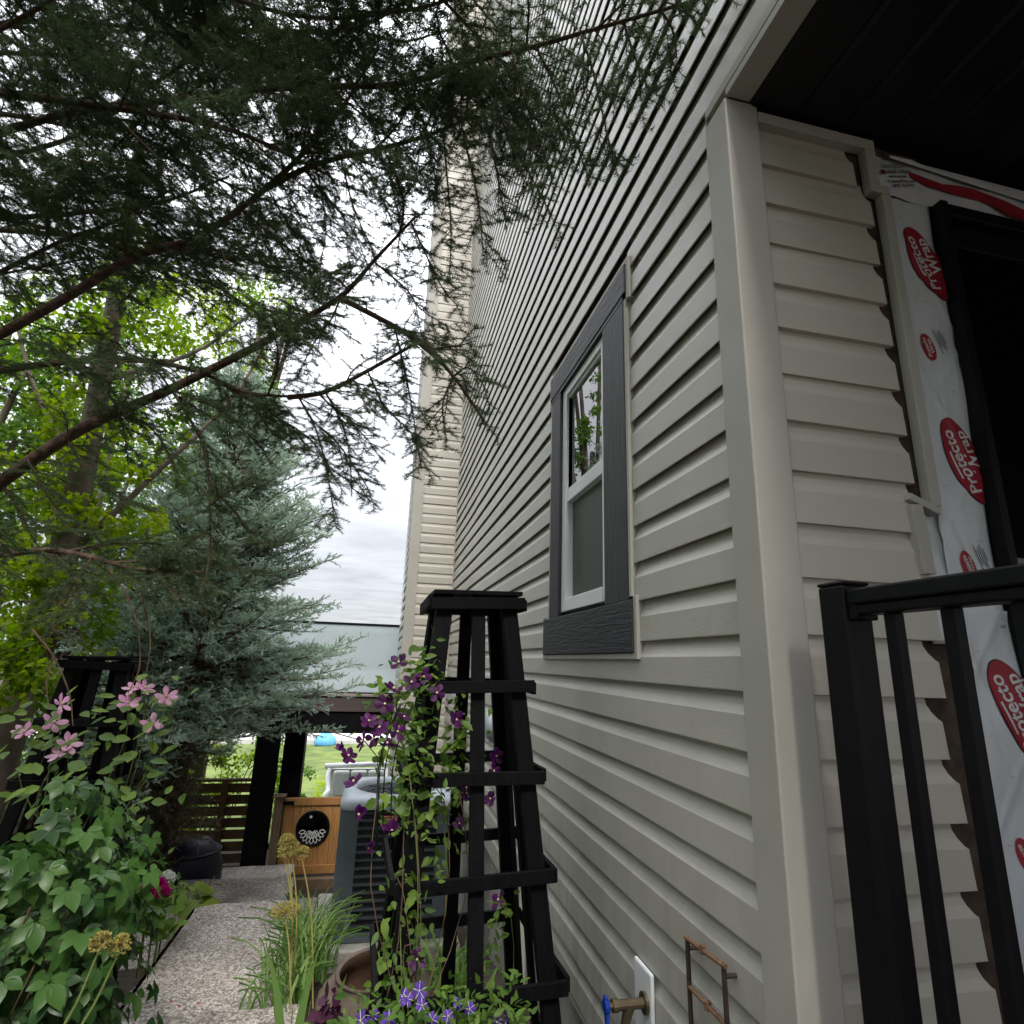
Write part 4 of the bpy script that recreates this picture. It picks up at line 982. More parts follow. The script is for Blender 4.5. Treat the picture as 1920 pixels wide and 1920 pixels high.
SPRAYS=[
[(0.487,1.400,3.571),(0.521,1.380,3.395),(0.542,1.360,3.221),(0.562,1.340,3.037)],
[(0.356,1.500,3.603),(0.434,1.500,3.434),(0.476,1.500,3.305),(0.534,1.480,3.097)],
[(0.598,1.300,3.521),(0.636,1.300,3.381),(0.676,1.280,3.221)],
[(0.677,1.200,3.464),(0.714,1.200,3.388),(0.723,1.200,3.284)],
[(0.225,1.650,3.706),(0.243,1.650,3.488),(0.303,1.640,3.339),(0.386,1.620,3.151),(0.441,1.600,3.021)],
[(0.123,1.750,3.775),(0.128,1.750,3.485),(0.179,1.740,3.264),(0.216,1.730,3.073),(0.232,1.720,2.909)],
[(0.224,1.900,3.764),(0.265,1.800,3.421),(0.304,1.800,3.229),(0.330,1.800,3.088)],
[(0.286,1.600,3.687),(0.339,1.580,3.452),(0.391,1.580,3.299),(0.440,1.570,3.139)],
[(0.069,2.000,3.718),(0.101,1.980,3.454),(0.132,1.960,3.179),(0.138,1.950,2.925)],
[(-0.031,2.100,3.302),(0.047,2.080,3.129),(0.121,2.060,2.975),(0.190,2.050,2.894)],
[(-0.173,2.200,3.150),(-0.029,2.150,3.010),(0.044,2.140,2.914),(0.158,2.120,2.841)],
[(-0.059,2.200,2.853),(0.002,2.200,2.644),(0.048,2.180,2.451),(0.096,2.170,2.225)],
[(-0.154,2.300,2.681),(-0.074,2.280,2.526),(0.021,2.270,2.438),(0.116,2.250,2.323)],
[(0.078,2.100,2.710),(0.180,2.060,2.716),(0.260,2.020,2.729)],
[(0.187,2.050,2.582),(0.242,2.000,2.599),(0.316,1.980,2.498)],
[(0.187,2.050,2.582),(0.153,2.050,2.452),(0.179,2.050,2.301)],
[(-0.434,2.400,2.570),(-0.347,2.350,2.425),(-0.281,2.300,2.251),(-0.218,2.280,2.019)],
[(-0.322,2.350,2.586),(-0.242,2.330,2.454),(-0.193,2.300,2.306),(-0.165,2.300,2.127)],
[(-0.326,2.350,2.427),(-0.228,2.320,2.333),(-0.106,2.300,2.167)],
[(-0.652,2.500,2.612),(-0.561,2.480,2.452),(-0.463,2.460,2.382),(-0.380,2.450,2.339)],
[(-0.299,2.300,3.024),(-0.330,2.300,2.900),(-0.383,2.300,2.788),(-0.429,2.300,2.632)],
[(-0.520,2.300,3.775),(-0.449,2.300,3.568),(-0.398,2.280,3.331),(-0.397,2.270,3.131)],
[(-0.154,2.150,3.716),(-0.125,2.150,3.505),(-0.075,2.130,3.304),(-0.073,2.120,3.136)],
[(-0.365,2.250,3.689),(-0.296,2.250,3.471),(-0.237,2.250,3.342),(-0.181,2.240,3.234)],
[(-0.699,2.400,3.596),(-0.579,2.380,3.405),(-0.478,2.370,3.247),(-0.417,2.360,3.030)],
[(-1.269,2.600,3.256),(-1.061,2.550,3.180),(-0.832,2.500,3.090),(-0.622,2.450,2.944)],
[(-1.088,2.600,3.388),(-0.920,2.550,3.295),(-0.720,2.500,3.269),(-0.515,2.450,3.186)],
[(-1.061,2.600,2.694),(-0.918,2.550,2.511),(-0.789,2.500,2.311),(-0.702,2.450,1.963),(-0.684,2.420,1.768),(-0.678,2.400,1.644)],
[(-0.771,2.500,2.195),(-0.626,2.450,2.058),(-0.524,2.420,1.949),(-0.435,2.400,1.908)],
[(-0.705,2.450,1.984),(-0.798,2.450,1.891),(-0.841,2.420,1.758),(-0.839,2.400,1.676)],
[(-0.743,2.500,2.082),(-0.659,2.450,2.145),(-0.561,2.420,2.215)],
[(-1.006,2.600,2.624),(-0.807,2.550,2.551),(-0.672,2.500,2.446),(-0.539,2.450,2.321)],
[(-1.248,2.700,2.521),(-1.079,2.650,2.457),(-0.952,2.600,2.304),(-0.867,2.550,2.130)],
[(-1.436,2.750,2.403),(-1.311,2.700,2.250),(-1.146,2.650,2.132),(-0.973,2.600,2.064)],
[(-1.484,2.800,2.798),(-1.325,2.750,2.652),(-1.205,2.700,2.462),(-1.144,2.680,2.286)],
[(-1.594,2.800,2.303),(-1.452,2.750,2.131),(-1.319,2.700,1.989),(-1.155,2.650,1.969)],
[(-1.729,2.900,2.209),(-1.590,2.850,2.072),(-1.498,2.800,1.950)],
[(-1.308,2.600,1.876),(-1.186,2.550,1.753),(-1.121,2.500,1.630)],
[(-0.845,2.250,3.729),(-0.727,2.250,3.509),(-0.656,2.240,3.322),(-0.649,2.230,3.128)],
[(-1.414,2.400,3.866),(-1.233,2.380,3.625),(-1.052,2.360,3.478),(-0.872,2.350,3.313)],
[(-1.084,2.300,3.786),(-0.966,2.300,3.584),(-0.873,2.280,3.362),(-0.835,2.270,3.200)],
[(-0.656,2.200,3.961),(-0.600,2.200,3.781),(-0.471,2.200,3.640),(-0.339,2.200,3.472)],
[(-0.373,2.050,3.881),(-0.248,2.050,3.742),(-0.167,2.040,3.583),(-0.062,2.030,3.380)],
[(-0.124,1.950,3.841),(-0.024,1.940,3.682),(0.032,1.930,3.494),(0.068,1.920,3.257)],
[(0.086,1.800,3.799),(0.033,1.800,3.619),(-0.015,1.800,3.424),(-0.022,1.800,3.247)],
[(-1.211,2.400,3.956),(-1.365,2.400,3.610),(-1.471,2.400,3.413),(-1.565,2.400,3.201)]]
BARE=[
[(-1.088,2.500,1.836),(-0.975,2.480,1.716),(-0.900,2.460,1.578),(-0.866,2.450,1.443),(-0.887,2.450,1.348)],
[(-0.993,2.480,1.814),(-0.900,2.460,1.678),(-0.847,2.450,1.540),(-0.836,2.440,1.425)],
[(-1.265,2.500,1.564),(-1.167,2.480,1.471),(-1.081,2.460,1.344),(-1.043,2.450,1.236)],
[(-1.167,2.480,1.471),(-1.159,2.460,1.379),(-1.129,2.450,1.289)],
[(-1.281,2.300,3.701),(-1.108,2.300,3.547),(-0.990,2.290,3.426),(-0.867,2.280,3.255),(-0.779,2.270,3.106),(-0.707,2.260,2.908)],
[(-1.328,2.900,1.789),(-1.361,2.900,1.647),(-1.406,2.900,1.521)]]
CLEM=[(0.104,2.000,1.461,0.06,12),(0.159,2.050,1.479,0.05,8),(0.057,1.980,1.393,0.06,10),(-0.012,1.980,1.408,0.05,4),(0.128,1.980,1.361,0.06,14),(0.065,1.960,1.282,0.07,12),(-0.009,1.950,1.205,0.06,7),(0.128,1.970,1.233,0.07,16),(0.075,1.960,1.173,0.07,14),(0.014,1.960,1.127,0.06,8),(0.130,1.980,1.107,0.06,14),(0.085,1.970,1.049,0.06,10),(0.050,1.960,0.993,0.05,9),(0.157,2.000,0.980,0.05,6),(0.064,1.950,0.924,0.05,4),(0.265,2.100,1.338,0.06,8),(0.296,2.150,1.245,0.06,12),(0.273,2.150,1.157,0.06,12),(0.313,2.200,1.061,0.05,5),(0.249,2.200,1.028,0.05,8),(0.041,1.900,0.831,0.05,4),(0.100,1.930,0.859,0.05,5),(0.152,1.950,0.794,0.05,6),(0.127,1.950,0.714,0.06,6),(0.155,1.950,0.659,0.06,9),(0.089,1.930,0.633,0.06,9),(0.120,1.900,0.606,0.06,8),(0.484,2.300,0.620,0.05,7),(0.469,2.300,0.522,0.06,7),(0.315,2.300,0.899,0.05,4),(0.204,2.050,0.830,0.04,3),(-0.058,1.950,1.376,0.03,2),(-0.076,1.930,1.246,0.03,3)]
CLFL=[(0.062,1.960,1.490),(0.107,1.950,1.429),(0.145,1.950,1.449),(0.050,1.940,1.408),(0.029,1.940,1.363),(0.090,1.920,1.325),(0.018,1.920,1.294),(-0.016,1.920,1.313),(0.066,1.930,1.367),(-0.068,1.900,1.216),(-0.043,1.900,1.145),(0.043,1.920,1.248),(0.002,1.920,1.263),(-0.029,1.910,1.256),(-0.022,1.920,1.051),(0.081,1.940,0.998),(0.072,1.910,1.284),(0.473,2.350,1.148),(0.455,2.300,1.105),(0.350,2.250,1.037),(0.449,2.300,1.007),(0.503,2.350,0.655),(0.180,1.940,0.662),(0.334,2.280,0.930),(-0.089,1.910,1.229),(0.014,1.930,0.959),(0.196,2.000,1.395),(0.277,2.100,1.303)]
PKFL=[(-1.488,3.333,1.238),(-1.219,3.390,1.243),(-1.155,3.390,1.317),(-1.208,3.390,1.316),(-1.398,3.277,1.064),(-1.416,3.254,1.028),(-1.618,3.333,1.110),(-1.070,3.333,1.152),(-1.049,3.390,1.277),(-1.479,3.277,1.159)]
ALL=[(-0.369,3.300,0.602),(-0.342,3.320,0.565),(-0.369,3.280,0.565),(-0.295,3.350,0.538),(-0.316,3.100,0.379),(-0.708,2.100,0.682),(-0.672,2.150,0.651)]
ALB=[(-0.303,3.300,0.288),(-0.282,3.320,0.257),(-0.297,3.280,0.261),(-0.210,3.350,0.219),(-0.256,3.100,0.074),(-0.778,2.100,0.430),(-0.757,2.150,0.401)]
PET=[(0.132,1.750,0.664),(0.143,1.740,0.664),(0.175,1.760,0.670),(0.180,1.730,0.652),(0.032,1.740,0.627),(0.098,1.720,0.632),(0.207,1.720,0.625),(0.279,1.760,0.634),(0.307,1.750,0.625),(0.379,1.740,0.597),(0.416,1.780,0.585),(0.244,1.700,0.639),(0.061,1.750,0.629)]
DAH=[(-1.177,4.100,0.179),(-1.089,4.050,0.165),(-1.152,4.150,0.177)]
PHX=[(-1.150,4.300,0.151),(-1.088,3.400,0.413),(-1.202,4.200,0.191),(-1.130,4.300,0.170)]
HOS=[(-1.191,4.900,-0.085),(-1.137,4.800,-0.134),(-1.179,4.700,-0.097),(-1.098,4.800,-0.167),(-1.124,5.500,-0.288),(-1.057,5.400,-0.312)]
GRS=[(-0.185,3.400,0.291),(-0.106,3.500,0.203),(-0.102,3.600,0.367),(-0.255,3.200,0.236),(-0.163,3.000,0.231)]
VINE=[(-2.959,6.000,5.167),(-2.596,6.300,5.174),(-3.251,5.800,4.848),(-3.411,5.600,4.342),(-2.118,6.600,5.171),(-2.582,6.200,4.655),(-2.004,7.000,5.896),(-2.501,5.200,2.625),(-2.267,5.200,2.420),(-2.238,5.400,2.943),(-2.051,5.500,2.405),(-2.135,5.000,1.764),(-2.277,4.900,1.634),(-2.239,4.600,1.203),(-2.507,5.000,2.358),(-2.393,4.800,1.928),(-2.173,4.400,1.087),(-2.159,6.000,3.416),(-2.167,6.200,4.027),(-2.628,5.600,3.479),(-3.138,5.400,3.533),(-2.687,5.200,2.974),(-2.985,5.000,2.743),(-2.697,4.900,2.001),(-2.377,4.500,1.372)]

# ------------------------------------------------------------------ foliage tools
def needle_mesh(name, A, B, dens, length, width, droop=0.0, ang=(38,72), r=rng):
    """needles along many straight segments A->B; returns mesh"""
    A = np.asarray(A,float); B = np.asarray(B,float); L = np.linalg.norm(B-A,axis=1)
    cnt = np.maximum(1,(L*dens).astype(int)); idx = np.repeat(np.arange(len(A)),cnt); n = len(idx)
    u = r.random(n)[:,None]; p = A[idx]*(1-u)+B[idx]*u
    t = ((B-A)/np.maximum(L,1e-6)[:,None])[idx]
    lat = np.cross(t,np.array((0,0,1.0))); lat /= np.linalg.norm(lat,axis=1,keepdims=True)+1e-6
    rv = r.normal(size=(n,3))*.42+lat*np.where(r.random((n,1)) < .5,-1.0,1.0); rv[:,2] += 0.12
    q = rv-t*np.sum(rv*t,1,keepdims=True); q /= np.linalg.norm(q,axis=1,keepdims=True)+1e-9
    a = np.radians(r.uniform(ang[0],ang[1],n))[:,None]
    d = t*np.cos(a)+q*np.sin(a); d[:,2] -= droop
    ln = (length*r.uniform(.75,1.15,n))[:,None]; s = np.cross(d,r.normal(size=(n,3))); s /= np.linalg.norm(s,axis=1,keepdims=True)+1e-9
    v = np.stack([p+s*width/2, p-s*width/2, p+d*ln],1).reshape(-1,3)
    f = np.arange(n*3).reshape(-1,3)
    seg_t = r.random(len(A))
    tint = np.clip(np.repeat(seg_t[idx]*.6+r.random(n)*.4,3),0,1)
    return np_mesh(name, v, f, tint)

def grow(line, r0, r1, side_from=.12, spacing=.085, slen=(.22,.50), twig=True, rr=rnd, droop=.25, own_needles_from=.35, taper=.55, tw_len=(.05,.13), wig=1.0):
    """wood and needle segments of one limb. line: (n,3) polyline"""
    m = MB(); A = []; B = []
    line = np.asarray(line); n = len(line)
    m.tube(line.tolist(), [r0+(r1-r0)*i/(n-1) for i in range(n)], 8)
    seg = np.linalg.norm(np.diff(line,axis=0),axis=1); cum = np.concatenate([[0],np.cumsum(seg)]); tot = cum[-1]
    def at(s):
        i = min(np.searchsorted(cum,s,side='right')-1,n-2); u = (s-cum[i])/max(seg[i],1e-6); return Vector(line[i]*(1-u)+line[i+1]*u), Vector(line[i+1]-line[i]).normalized()
    for i in range(n-1):
        if cum[i]/tot > own_needles_from: A.append(line[i]); B.append(line[i+1])
    s = tot*side_from; sg = 1
    while s < tot*.985:
        p,t = at(s); f = s/tot; sg = -sg
        lat = t.cross(Vector((0,0,1)))
        if lat.length < .2: lat = t.cross(Vector((rr.uniform(-1,1),rr.uniform(-1,1),.2)))
        lat.normalize(); upv = lat.cross(t)
        an = R(rr.uniform(42,66)); L = rr.uniform(*slen)*(1-taper*f)
        roll = rr.gauss(0,.35)
        d = t*math.cos(an)+(lat*sg*math.cos(roll)+upv*math.sin(roll))*math.sin(an); d.z -= droop*rr.uniform(.3,1.1); d.normalize()
        k = 5; pts = [p]; dd = d.copy()
        for _ in range(k):
            pts.append(pts[-1]+dd*(L/k)); dd = (dd+Vector((rr.gauss(0,.09)*wig,rr.gauss(0,.09)*wig,-.07*droop*3+rr.gauss(0,.06)*wig))).normalized()
        w0 = .0016+.0055*L
        m.tube(pts,[w0*(1-.8*i/k) for i in range(k+1)],4,False)
        for i in range(k):
            if i >= 1: A.append(tuple(pts[i])); B.append(tuple(pts[i+1]))
        if twig:
            q = L*.14; ts = 1
            while q < L*.97:
                i = min(int(q/(L/k)),k-1); pp = pts[i]+(pts[i+1]-pts[i])*((q-i*L/k)/(L/k)); tt = (pts[i+1]-pts[i]).normalized(); ts = -ts
                la = tt.cross(Vector((rr.gauss(0,.2),rr.gauss(0,.2),1)))
                if la.length < .1: la = tt.cross(Vector((1,0,0)))
                la.normalize(); an2 = R(rr.uniform(38,62)); l2 = rr.uniform(*tw_len)*(1.15-.6*q/L)*(.6+L)
                d2 = (tt*math.cos(an2)+la*ts*math.sin(an2)+Vector((0,0,-.12*droop*3*rr.random()))).normalized()
                mid = pp+d2*l2*.5; e = mid+(d2+Vector((rr.gauss(0,.12)*wig,rr.gauss(0,.12)*wig,-.12*wig))).normalized()*l2*.5
                m.tube([pp,mid,e],[.0016,.0013,.0007],3,False)
                A += [tuple(pp+d2*l2*.08),tuple(mid)]; B += [tuple(mid),tuple(e)]
                q += rr.uniform(.034,.060)
        s += spacing*rr.uniform(.7,1.35)
    return m, A, B

# ------------------------------------------------------------------ the overhanging spruce
sp = empty('spruce_tree', (-3.2,3.25,-.1), 0, 'large dark spruce whose branches hang over the whole upper left', 'tree')
s_ = REL(sp)
tr = [(-3.2,3.25,-.3),(-3.22,3.27,1.5),(-3.18,3.22,4),(-3.2,3.25,7),(-3.2,3.25,11)]
s_(MB().tube(smooth_line(tr,16).tolist(),[.21-.011*i for i in range(16)],14).build('trunk', bark, smooth=True))
def add_branch(name, line, r0, r1, dens=900, **kw):
    m,A,B = grow(line, r0, r1, **kw)
    o = s_(m.build(name, bark, smooth=True))
    if A:
        nm = needle_mesh('needles', A, B, dens*.85, .0215, .0021, .02, (48,80))
        link('needles', nm, needle, o)
    return o
protos = []
for k in range(7):
    rk = random.Random(300+k); L = .52
    pts = [(0,0,0),(rk.uniform(-.03,.03),L*.35,-.02),(rk.uniform(-.05,.05),L*.7,-.06),(rk.uniform(-.06,.06),L,-.13)]
    m,A,B = grow(smooth_line(pts,10), .0050, .0013, side_from=.10, spacing=.034, slen=(.13,.27), own_needles_from=.1, taper=.55, droop=.10, rr=rk, tw_len=(.07,.15), wig=.3)
    wm = m.mesh('branch'); wm.materials.append(bark); nm = needle_mesh('needles',A,B,1100,.0215,.0021,.02,(48,80)); nm.materials.append(needle)
    protos.append((wm,nm))
inv_sp = Matrix.Translation(-sp.location)
def hang(pos, fwd, nrm, sc, rr):
    wm,nm = rr.choice(protos)
    o = link('branch', wm, None, sp); o.matrix_parent_inverse = inv_sp; o.matrix_basis = frame_matrix(pos,nrm,fwd,sc)
    link('needles', nm, None, o)
hr = random.Random(12); limb_lines = []
for i,(r0,pts) in enumerate(LIMBS):
    p0 = Vector(pts[0]); root = p0.x < -1.75
    if root: pts = [(-3.2,3.25,pts[0][2]+(-.25 if i!=5 else -.4))]+pts
    L = sum((Vector(pts[k+1])-Vector(pts[k])).length for k in range(len(pts)-1))
    ln = smooth_line(pts, max(10,int(L/.10)))
    add_branch('limb', ln, r0*.95, .0050, dens=1150, side_from=.26 if root else .06, spacing=.072, own_needles_from=.72)
    limb_lines.append((ln,i,root))
for pts in SPRAYS:
    add_branch('branch', smooth_line(pts, 12), .0045, .0014, dens=1250, side_from=.06, spacing=.040, slen=(.09,.22), own_needles_from=.02, taper=.35, droop=.10, tw_len=(.07,.14), wig=.25)
for pts in BARE:
    s_(MB().tube(smooth_line(pts,14).tolist(),[.0042-.0002*i for i in range(14)],5).build('bare_twig', stem_brown))
# further limbs of the same crown, behind and above
fr2 = random.Random(5)
for k in range(17):
    z = 3.9+k*.27; a = fr2.uniform(-.45,.60); L = fr2.uniform(1.9,2.8)*(1-.03*k)
    e = Vector((-3.2+L*math.cos(a), 3.25+L*math.sin(a)*1.1, z+fr2.uniform(-.1,.5)))
    pts = [(-3.2,3.25,z-.3),(-3.2+(e.x+3.2)*.45,3.25+(e.y-3.25)*.45,z+.05),tuple(e)]
    ln = smooth_line(pts, 16); add_branch('limb', ln, .020, .005, dens=520, side_from=.18, spacing=.10, slen=(.35,.68), own_needles_from=.6)
    limb_lines.append((ln,20,True))
for k in range(14):
    z = 5.6+k*.36; a = fr2.uniform(-2.0,.1); L = fr2.uniform(2.0,3.2)*(1-.035*k)
    e = Vector((-3.2+L*math.cos(a), 3.25+L*math.sin(a), z+fr2.uniform(.0,.5)))
    pts = [(-3.2,3.25,z-.3),(-3.2+(e.x+3.2)*.45,3.25+(e.y-3.25)*.45,z+.05),tuple(e)]
    add_branch('limb', smooth_line(pts, 14), .024, .005, dens=220, side_from=.15, spacing=.15, slen=(.4,.8), own_needles_from=.5)
# the crown also spreads over the path and the porch corner, above and behind the viewpoint
over_lines = []
for k in range(15):
    ex = -1.3+1.75*((k*7)%15)/14; ey = -1.3+2.3*((k*4)%15)/14; z = 4.9+.17*k
    pts = [(-3.2,3.25,z-.3),((ex-3.2)*.5,(ey+3.25)*.5,z+.25),(ex,ey,z)]
    over_lines.append(smooth_line(pts, 16)); add_branch('limb', over_lines[-1], .024, .005, dens=330, side_from=.30, spacing=.075, slen=(.45,.85), own_needles_from=.5)
def hang2(pos, fwd, nrm, sc, rr):
    wm,nm = rr.choice(protos)
    o = link('shade_bough', wm, None, sp); o.matrix_parent_inverse = inv_sp; o.matrix_basis = frame_matrix(pos,nrm,fwd,sc)
    link('needles', nm, None, o)
hb2 = random.Random(44)
for k in range(46):  # extra boughs added overhead, out of view, to darken the near wall
    ln = over_lines[k % 15]; x,y,z = ln[hb2.randint(8,15)]
    hang2((x,y,z),(hb2.uniform(-.6,.7),hb2.uniform(-1,.4),hb2.uniform(-.3,.15)),(hb2.gauss(0,.3),hb2.gauss(0,.3),1),hb2.uniform(1.4,1.9),hb2)
# dense shoots along every limb
DN = {0:14,1:14,2:9,3:6,4:7,5:8,6:3,7:3,8:7,9:16,10:13,11:11,12:18,13:16,14:14,20:6}
for ln,i,root in limb_lines:
    n = DN.get(i,6)
    for k in range(n):
        u = (k+hr.random())/n; u = .22+.76*u if root else .05+.93*u
        q = u*(len(ln)-1); j = min(int(q),len(ln)-2); p = ln[j]*(1-(q-j))+ln[j+1]*(q-j); t = Vector(ln[j+1]-ln[j]).normalized()
        lat = t.cross(Vector((0,0,1))).normalized()*hr.choice((-1,1))
        f = t*hr.uniform(.3,.9)+lat*hr.uniform(.35,1.0)+Vector((0,0,hr.uniform(-.75,-.05)))
        nv = Vector((hr.gauss(0,.3),hr.gauss(0,.3),1.0))
        e = p+np.array(f.normalized())*.5
        if e[0] > (.66 if i in (1,12,14) else .18) or (e[2] < 2.35 and i != 8): continue
        hang(tuple(p), f, nv, hr.uniform(.65,1.15)*(1.25 if i >= 9 else 1.0), hr)

# ------------------------------------------------------------------ blue spruces behind
def blue_spruce(loc, h, rad, label, seed, dens=1.0, zlow=.35, group=None):
    r = random.Random(seed); nr = np.random.default_rng(seed)
    t = empty('blue_spruce', loc, 0, label, 'tree', group)
    MB().tube([(0,0,-.2),(.02,0,h*.5),(0,0,h*.97)],[.03*rad+.03,.025*rad+.015,.008],10).build('trunk', bark, t, smooth=True)
    wood = MB(); A=[];B=[];T=[]; OA=[];OB=[]
    z = zlow
    while z < h*.985:
        f = (z-zlow)/(h-zlow); rr_ = rad*(1-f)**.62*(1.0 if f > .10 else .86+1.4*f); nb = int((4+4*(1-f))*dens)+2
        for k in range(nb):
            an = r.uniform(0,2*math.pi)
            if math.cos(an) > .3 and z < zlow+.22: continue
            L = max(.12,rr_*r.uniform(.78,1.12)); tilt = .05+.55*f+r.gauss(0,.20)
            d = Vector((math.cos(an),math.sin(an),tilt)).normalized()
            n = 6; pts = [Vector((0,0,z))]; dd = d.copy(); dd.z -= .18*(1-f)
            for i in range(n): pts.append(pts[-1]+dd.normalized()*L/n); dd.z += .055
            wood.tube(pts,[.003+.008*L*(1-i/n) for i in range(n+1)],4,False)
            lat = Vector((-d.y,d.x,0)).normalized()
            s = L*.22; sg = 1
            while s < L:
                i = min(int(s/(L/n)),n-1); p = pts[i]+(pts[i+1]-pts[i])*((s-i*L/n)/(L/n)); tt = (pts[i+1]-pts[i]).normalized(); sg = -sg
                l1 = (.10+.22*(1-s/L)*L)*r.uniform(.7,1.2); l1 = min(l1,.30)
                a2 = R(r.uniform(40,60)); d1 = (tt*math.cos(a2)+lat*sg*math.sin(a2)+Vector((0,0,r.gauss(.10,.30)))).normalized()
                e = p+d1*l1
                inner = s < L*.42
                wood.tube([p,e],[.002,.001],3,False)
                # fingers along this twig
                q = .03
                while q < l1:
                    b = p+d1*q; la = d1.cross(Vector((r.gauss(0,.5),r.gauss(0,.5),1))).normalized()*r.choice((-1,1))
                    dd2 = (d1*.75+la*.65+Vector((0,0,r.gauss(.20,.3)))).normalized(); l2 = r.uniform(.055,.105)
                    if inner and r.random() < .5: OA.append(tuple(b)); OB.append(tuple(b+dd2*l2))
                    else: A.append(tuple(b)); B.append(tuple(b+dd2*l2))
                    q += r.uniform(.030,.050)/max(dens,.6)
                (OA if inner else A).append(tuple(p+d1*l1*.6)); (OB if inner else B).append(tuple(e+d1*.05))
                s += r.uniform(.05,.085)
            A.append(tuple(pts[-2])); B.append(tuple(pts[-1]+d*.05))
        z += r.uniform(.09,.15)
    zl = .35
    while zl < zlow+.2:
        for k in range(6):
            an = r.uniform(1.75,5.4); L = rad*r.uniform(.35,.72); p = Vector((0,0,zl)); d = Vector((math.cos(an),math.sin(an),r.uniform(-.25,.25))).normalized()
            wood.tube([p,p+d*L*.5+Vector((0,0,.05)),p+d*L],[.008,.006,.003],4,False)
            s = .1
            while s < L:
                q = p+d*s; d1 = (d*.5+Vector((r.gauss(0,.6),r.gauss(0,.6),r.gauss(-.25,.35)))).normalized(); l1 = r.uniform(.10,.28)
                wood.tube([q,q+d1*l1],[.002,.001],3,False)
                for i in range(4):
                    b = q+d1*l1*(i+1)/4; OA.append(tuple(b)); OB.append(tuple(b+(d1+Vector((r.gauss(0,.7),r.gauss(0,.7),r.gauss(0,.5)))).normalized()*r.uniform(.04,.08)))
                s += r.uniform(.035,.07)
        zl += r.uniform(.07,.12)
    wood.build('branches', bark, t)
    link('crown', brush_mesh('crown', A, B, nr, .025), needle_blue, t)
    if OA: link('inner_twigs', brush_mesh('inner_twigs', OA, OB, nr, .016), needle_old, t)
    return t
def brush_mesh(name, A, B, nr, w):
    """short bottle-brush shoots: needles fanned round each shoot, few and wide (seen from afar)"""
    A = np.asarray(A,float); B = np.asarray(B,float); n = len(A); k = 17
    t = B-A; L = np.linalg.norm(t,axis=1,keepdims=True); t = t/np.maximum(L,1e-6)
    u = (np.linspace(.02,1.0,k)[None,:,None]+nr.normal(0,.03,(n,k,1)))
    p = A[:,None,:]+t[:,None,:]*L[:,None,:]*u
    rv = nr.normal(size=(n,k,3)); q = rv-t[:,None,:]*np.sum(rv*t[:,None,:],2,keepdims=True); q /= np.linalg.norm(q,axis=2,keepdims=True)+1e-9
    d = t[:,None,:]*nr.uniform(.5,1.2,(n,k,1))+q*.75; d /= np.linalg.norm(d,axis=2,keepdims=True)
    s = np.cross(d,nr.normal(size=(n,k,3))); s /= np.linalg.norm(s,axis=2,keepdims=True)+1e-9
    ln = w*nr.uniform(.8,1.2,(n,k,1)); wd = .0105
    v = np.stack([p-d*.003+s*wd/2,p-d*.003-s*wd/2,p+d*ln],2).reshape(-1,3)
    f = np.arange(len(v)).reshape(-1,3)
    tint = np.repeat(np.clip(nr.random(n)*.85,0,1),k*3)+np.tile(np.repeat(np.linspace(-.05,.18,k),3),n)
    return np_mesh(name, v, f, np.clip(tint,0,1))
blue_spruce((-1.85,6.75,-.95), 5.6, 1.72, 'bushy blue spruce standing left of the glass railed deck', 3, 1.45, zlow=1.55)
blue_spruce((-2.9,10.2,-1.6), 8.6, 1.95, 'tall blue spruce rising behind the nearer bushy one', 4, .75, zlow=1.6)

# ------------------------------------------------------------------ broad leaved trees and vine
LEAF_V = [(0,0,0),(.34,.22,.05),(.40,.50,.06),(.20,.82,.02),(0,1.02,-.03),(-.20,.82,.02),(-.40,.50,.06),(-.34,.22,.05),(0,.5,-.04)]
LEAF_F = [(0,1,8),(1,2,8),(2,3,8),(3,4,8),(4,5,8),(5,6,8),(6,7,8),(7,0,8)]
LEAF4_V = [(0,0,0),(.36,.45,.05),(0,1,-.02),(-.36,.45,.05),(0,.5,-.03)]
LEAF4_F = [(0,1,4),(1,2,4),(2,3,4),(3,0,4)]
def leaf_cloud(name, clusters, size, m, parent, seed, up=.6, tint=(0,1), tv=LEAF4_V, tf=LEAF4_F, shell=.0):
    nr = np.random.default_rng(seed); P_=[];T_=[]
    for (c,rad,n) in clusters:
        g = nr.normal(size=(n,3)); g /= np.linalg.norm(g,axis=1,keepdims=True); rr_ = (shell+(1-shell)*nr.random((n,1)))**(1/2.2)
        # clumps: several sub-centres per cluster give an uneven outline
        k = max(3,n//55); sc = nr.normal(size=(k,3)); sc /= np.linalg.norm(sc,axis=1,keepdims=True); sc *= nr.uniform(.25,.95,(k,1))
        w = nr.integers(0,k,n)
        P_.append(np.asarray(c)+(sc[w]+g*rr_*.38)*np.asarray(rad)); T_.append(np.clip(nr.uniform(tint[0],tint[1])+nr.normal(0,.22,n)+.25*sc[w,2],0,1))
    p = np.vstack(P_); tn = np.concatenate(T_); n = len(p)
    nrm = nr.normal(size=(n,3))*.75; nrm[:,2] += up; nrm[:,1] -= .25
    fw = nr.normal(size=(n,3)); fw[:,2] -= .5
    v,f,ix = scatter(tv,tf,p,nrm,fw,size*nr.uniform(.6,1.2,n))
    return link(name, np_mesh(name,v,f,tn[ix]), m, parent)
def rel_clusters(cl, root): return [((c[0]-root.location.x,c[1]-root.location.y,c[2]-root.location.z),r_,n) for c,r_,n in cl]

